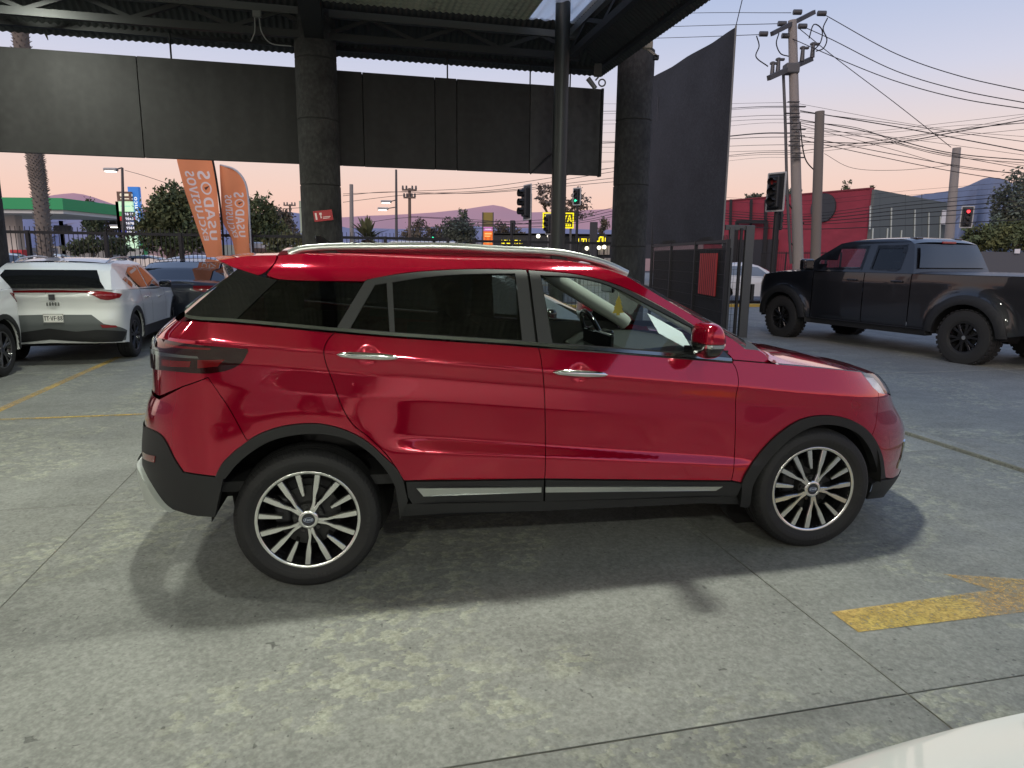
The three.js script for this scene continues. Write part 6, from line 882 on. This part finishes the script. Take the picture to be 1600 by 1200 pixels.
// ------------------------------------------------------------------ signs and shops across the road
{
  const D = 40, q = (x, y, d = D) => atZ(x, y, d), slab = (t, name, x0, y0, x1, y1, d, mat, th = 0.2) => { const A = q(x0, y0, d), B = q(x1, y1, d); return mesh(name, box(B.x - A.x, A.y - B.y, th, (A.x + B.x) / 2, (A.y + B.y) / 2, -d), mat, t); };
  const lit = (w, h, f, k) => { const tx = canvasTex(w, h, f); return new THREE.MeshStandardMaterial({ map: tx, emissiveMap: tx, emissive: new THREE.Color(1, 1, 1), emissiveIntensity: k, roughness: 0.5 }); };
  let t = thing('totem_sign', 'yellow and orange lit totem sign behind the fence', 'sign', [0, 0, 0]);
  slab(t, 'top_panel', 755, 332, 770, 345, D, std(0.32, 0.24, 0.05, 0.6)); slab(t, 'middle_panel', 755, 345.2, 770, 354.5, D, std(0.2, 0.16, 0.06, 0.6)); slab(t, 'pink_panel', 755.5, 354.7, 770, 361, D, lit(64, 32, (c) => { c.fillStyle = '#c477b4'; c.fillRect(0, 0, 64, 32); c.fillStyle = '#f4e2f2'; c.fillRect(10, 12, 44, 9); }, 0.5)); slab(t, 'orange_panel', 755.5, 361.3, 770, 373, D, lit(64, 64, (c) => { c.fillStyle = '#e06a1c'; c.fillRect(0, 0, 64, 64); c.fillStyle = '#ffc070'; c.fillRect(8, 14, 48, 14); c.fillRect(8, 38, 40, 10); }, 0.6)); slab(t, 'orange_panel', 755.5, 373.3, 770, 384, D, lit(64, 64, (c) => { c.fillStyle = '#f0701c'; c.fillRect(0, 0, 64, 64); c.fillStyle = '#ffd890'; c.fillRect(8, 16, 48, 22); }, 0.6)); slab(t, 'post', 753.5, 332, 755, 402, D, steelM, 0.3); slab(t, 'post', 770, 332, 771, 402, D, steelM, 0.3);
  t = thing('yellow_hoarding', 'yellow lit hoarding half hidden by the steel post', 'sign', [0, 0, 0]);
  slab(t, 'board', 848, 332, 896, 357, 44, lit(384, 200, (c) => { c.fillStyle = '#2a2608'; c.fillRect(0, 0, 384, 200); c.strokeStyle = '#f0e000'; c.lineWidth = 16; c.strokeRect(8, 8, 368, 184); c.fillStyle = '#f6e600'; c.font = 'bold 120px sans-serif'; c.fillText('VIN', 24, 118, 150); c.fillText('YA', 250, 118, 110); c.fillRect(30, 140, 320, 34); c.fillStyle = '#2a2608'; for (let x = 44; x < 340; x += 26) c.fillRect(x, 146, 8, 22); }, 0.8)); for (const x of [856, 890]) slab(t, 'leg', x, 357, x + 2, 402, 44.2, steelM);
  t = thing('shop_row', 'low dark shop row with glowing yellow lettering across the road', 'building', [0, 0, 0]);
  const dark = std(0.035, 0.038, 0.045, 0.8), yel = '#ffe81a', led = (seedv, n, w) => lit(w, 48, (c) => { c.fillStyle = '#15161a'; c.fillRect(0, 0, w, 48); c.fillStyle = yel; let s = seedv; for (let i = 0; i < n; i++) { s = (s * 16807) % 2147483647; const x = 6 + i * (w - 12) / n; c.fillRect(x, 8, 6, 32); if (s % 3) c.fillRect(x, 8 + (s % 2) * 26, (w - 12) / n - 3, 6); if (s % 5 > 1) c.fillRect(x + (w - 12) / n - 8, 14, 5, 24); } }, 1.6);
  slab(t, 'wall', 770, 368, 1010, 404, 47, dark, 3); slab(t, 'parapet', 768, 365, 1012, 368.5, 46.9, std(0.06, 0.06, 0.065, 0.8), 3.2); slab(t, 'led_sign', 783, 373.5, 817, 382.5, 45.2, led(11, 8, 256)); slab(t, 'led_sign', 899, 371, 924, 381, 45.2, led(5, 6, 192)); slab(t, 'led_sign', 931, 367.5, 947, 380, 45.2, led(91, 3, 96)); slab(t, 'sign_pillar', 922.5, 347, 931.5, 402, 44.5, std(0.04, 0.042, 0.046, 0.7), 0.5); slab(t, 'shop_window', 945, 384, 952, 398, 45.3, std(0.3, 0.27, 0.22, 0.5)); slab(t, 'shop_window', 935, 384, 942, 398, 45.3, std(0.26, 0.23, 0.2, 0.5));
  for (const [x, y] of [[841, 369], [858, 369], [917, 388], [936, 387], [944, 386]]) { const p = q(x, y, 45), m = thing('shop_lamp', 'small bright lamp on the dark shop row', 'lamp', [p.x, p.y, p.z], 0, 'shop lamps'); mesh('globe', new THREE.SphereGeometry(0.13, 10, 8), glow(1, 0.93, 0.75, 2.5), m); mesh('arm', bar(V(0, 0, 0), V(0, 0.1, -0.5), 0.03), steelM, m); }
  t = thing('green_billboard', 'tall pale green signboard edge just left of the black column', 'sign', [0, 0, 0]); slab(t, 'board', 468, 314, 482, 365, 38, std(0.42, 0.5, 0.36, 0.7)); slab(t, 'post', 474, 365, 476, 404, 38, steelM);
  t = thing('advert_hoarding', 'dark advertising board behind the fence right of the palm trunk', 'sign', [0, 0, 0]); slab(t, 'board', 85, 352, 112, 366, 50, std(0.06, 0.07, 0.085, 0.7)); slab(t, 'post', 97, 345, 99, 402, 50.2, steelM);
  // grey garden wall on the right
  const w = thing('garden_wall', 'long dark grey wall below the hedge behind the pickup', 'wall', [0, 0, 0]); slab(w, 'wall', 1500, 393, 1760, 440, 31, std(0.09, 0.095, 0.105, 0.8), 0.25); slab(w, 'notice', 1586, 389, 1593, 396, 30.8, std(0.7, 0.7, 0.7, 0.6), 0.04);
  for (const [x, y0, y1, dd, lab] of [[640, 379, 402, 36, 'white panel van parked behind the fence near the crossarm pole'], [435, 381, 402, 30, 'pale blue van roof behind the fence beside the shrub']]) { const p = q(x, 402, dd), top = q(x, y0, dd).y, v = thing('parked_van', lab, 'van', [p.x, 0, p.z]), s = new THREE.Shape([[-2.3, 0.35], [-2.4, 0.9], [-1.6, 1.1], [-1.0, top - 0.1], [-0.7, top], [2.4, top], [2.5, 0.35]].map((a) => new THREE.Vector2(...a))); mesh('body', new THREE.ExtrudeGeometry(s, { depth: 1.7, bevelEnabled: true, bevelSize: 0.06, bevelThickness: 0.08, bevelSegments: 2 }).translate(0, 0, -0.85), dd === 36 ? M.whitePaint : M.silverPaint, v); mesh('side_window', box(3.2, 0.5, 0.03, 0.7, top - 0.45, 0.94), M.darkglass, v); for (const x2 of [-1.5, 1.6]) mesh('wheel', cyl(0.33, 0.33, 0.25, 18).rotateX(Math.PI / 2).translate(x2, 0.33, 0.8), M.rubber, v); }
}
// red and grey building
{
  const D = 38, c0 = atZ(1351, 405, D), cl = atZ(1100, 405, 48.5), cr = atZ(1478, 405, 47), H = atZ(1351, 295.5, D).y, t = thing('red_building', 'red and grey flat roofed building with a dark disc on its wall', 'building', [0, 0, 0]);
  const redM = (() => { const x = texture(256, 256, (u, v) => { const k = 1 + 0.18 * (fbm(u * 20, v * 20, 20, 3) - 0.5); return [146 * k, 52 * k, 66 * k]; }); return new THREE.MeshStandardMaterial({ map: x, roughness: 0.8 }); })(), greyM = std(0.12, 0.145, 0.14, 0.8);
  const wall = (name, a, b, y0, y1, m, o = 0, th = 0.3) => { const g = beam(V(a.x, (y0 + y1) / 2, a.z), V(b.x, (y0 + y1) / 2, b.z), th, y1 - y0), d = b.clone().sub(a).normalize(), n = V(d.z, 0, -d.x); if (n.z < 0) n.negate(); g.translate(n.x * o, 0, n.z * o); return mesh(name, g, m, t); };
  wall('wall', cl, c0, -0.1, H, redM); wall('wall', V(c0.x + 0.02, 0, c0.z), cr, -0.1, H - 0.02, greyM); wall('coping', cl, c0, H, H + 0.08, std(0.2, 0.03, 0.04, 0.7), 0, 0.4);
  const on = (px, py, o = 0.2) => { const p = onLine(px, py, [cl.x, cl.z], [c0.x, c0.z]); const d = c0.clone().sub(cl).normalize(), n = V(d.z, 0, -d.x); if (n.z < 0) n.negate(); return p.addScaledVector(n, o); }, onR = (px, py, o = 0.2) => { const p = onLine(px, py, [c0.x, c0.z], [cr.x, cr.z]); const d = cr.clone().sub(c0).normalize(), n = V(d.z, 0, -d.x); if (n.z < 0) n.negate(); return p.addScaledVector(n, o); };
  const dc = on(1290, 325), dd = c0.clone().sub(cl); mesh('disc_sign', cyl(0.8, 0.8, 0.12, 36).rotateX(Math.PI / 2).rotateY(Math.atan2(-dd.z, dd.x)).translate(dc.x, dc.y, dc.z), std(0.04, 0.045, 0.05, 0.6), t);
  for (const px of [1148, 1180, 1203]) { const a = on(px, 312, 0.35), b = on(px, 395, 0.35); mesh('black_fin', beam(V(b.x, 0, b.z), a, 0.14, 0.14), fenceM, t); }
  const p1 = on(1135, 375, 0.3), p2 = on(1220, 375, 0.3); mesh('lower_cladding', beam(V(p1.x, p1.y / 2, p1.z), V(p2.x, p2.y / 2, p2.z), 0.2, p1.y), std(0.03, 0.03, 0.033, 0.7), t);
  const f1 = on(1160, 347, 0.5), f2 = on(1206, 347, 0.5); mesh('porch_frame', beam(f1, f2, 0.2, 0.22), fenceM, t); mesh('porch_frame', beam(f1, V(f1.x, 0, f1.z), 0.2, 0.2), fenceM, t); mesh('porch_frame', beam(f2, V(f2.x, 0, f2.z), 0.2, 0.2), fenceM, t);
  for (const [x, y0, y1] of [[1354, 322, 358], [1358, 357, 376], [1387, 325, 376], [1381, 357, 376], [1403, 360, 376], [1424, 328, 376], [1446, 332, 376], [1464, 338, 374]]) mesh('wall_strip', bar(onR(x, y0), onR(x - 1, y1), 0.045, 6), std(0.55, 0.62, 0.58, 0.4), t);
  for (const x of [1370, 1410, 1436]) mesh('wall_joint', bar(onR(x, 304, 0.152), onR(x, 398, 0.152), 0.02, 4), std(0.07, 0.085, 0.085, 0.8), t);
  const rf = fence('street_railing', 'black railing in front of the red building', V(on(1225, 405, 2).x, 0, on(1225, 405, 2).z), V(on(1350, 405, 2).x, 0, on(1350, 405, 2).z), 2.0, 0.16, 6, 'boundary fences');
  const sg = onR(1468, 340, 0.5), s2 = thing('white_board', 'small white board at the end of the grey wall', 'board', [sg.x, 0, sg.z]); mesh('board', box(0.9, 0.9, 0.06, 0, sg.y, 0), std(0.6, 0.62, 0.64, 0.6), s2); mesh('post', bar(V(0, 0, -0.08), V(0, sg.y, -0.08), 0.04), steelM, s2);
  const wc = atZ(1150, 420, 27); buildCar({ ...small, name: 'white_street_car', label: 'white car passing on the street behind the open gate', pos: [wc.x - 0.6, wc.z], yaw: -0.12, paint: M.whitePaint, glass: phys(0.2, 0.24, 0.28, 0.05, 0, { clearcoat: 1 }) });
  for (const [px, d, lab] of [[52, 38, 'white car at the fuel station forecourt behind the palm trunk'], [100, 36, 'pale car on the street below the dark advertising board'], [245, 33, 'grey car on the street under the dense green tree']]) { const p = atZ(px, 405, d); buildCar({ ...small, cell: 0.12, name: 'street_car', label: lab, pos: [p.x - 1.2, p.z], yaw: px === 52 ? -1.2 : 0.1, paint: px === 245 ? M.greyPaint : M.whitePaint, group: 'cars on the street' }); }
  // building masses closing the street on the left and centre
  const far = thing('distant_sheds', 'row of low pale buildings far beyond the fence', 'building', [0, 0, 0]); for (let i = 0; i < 9; i++) { const x = -40 + i * 130, a = atZ(x, 386 - (i * 37 % 9), 90 + (i * 13 % 20)), b = atZ(x + 100, 400, 90 + (i * 13 % 20)); mesh('shed', box(b.x - a.x, a.y, 8, (a.x + b.x) / 2, a.y / 2, a.z), std(0.25 + 0.05 * (i % 3), 0.25 + 0.04 * (i % 2), 0.26, 0.8), far); }
}
renderer.render(scene, camera);
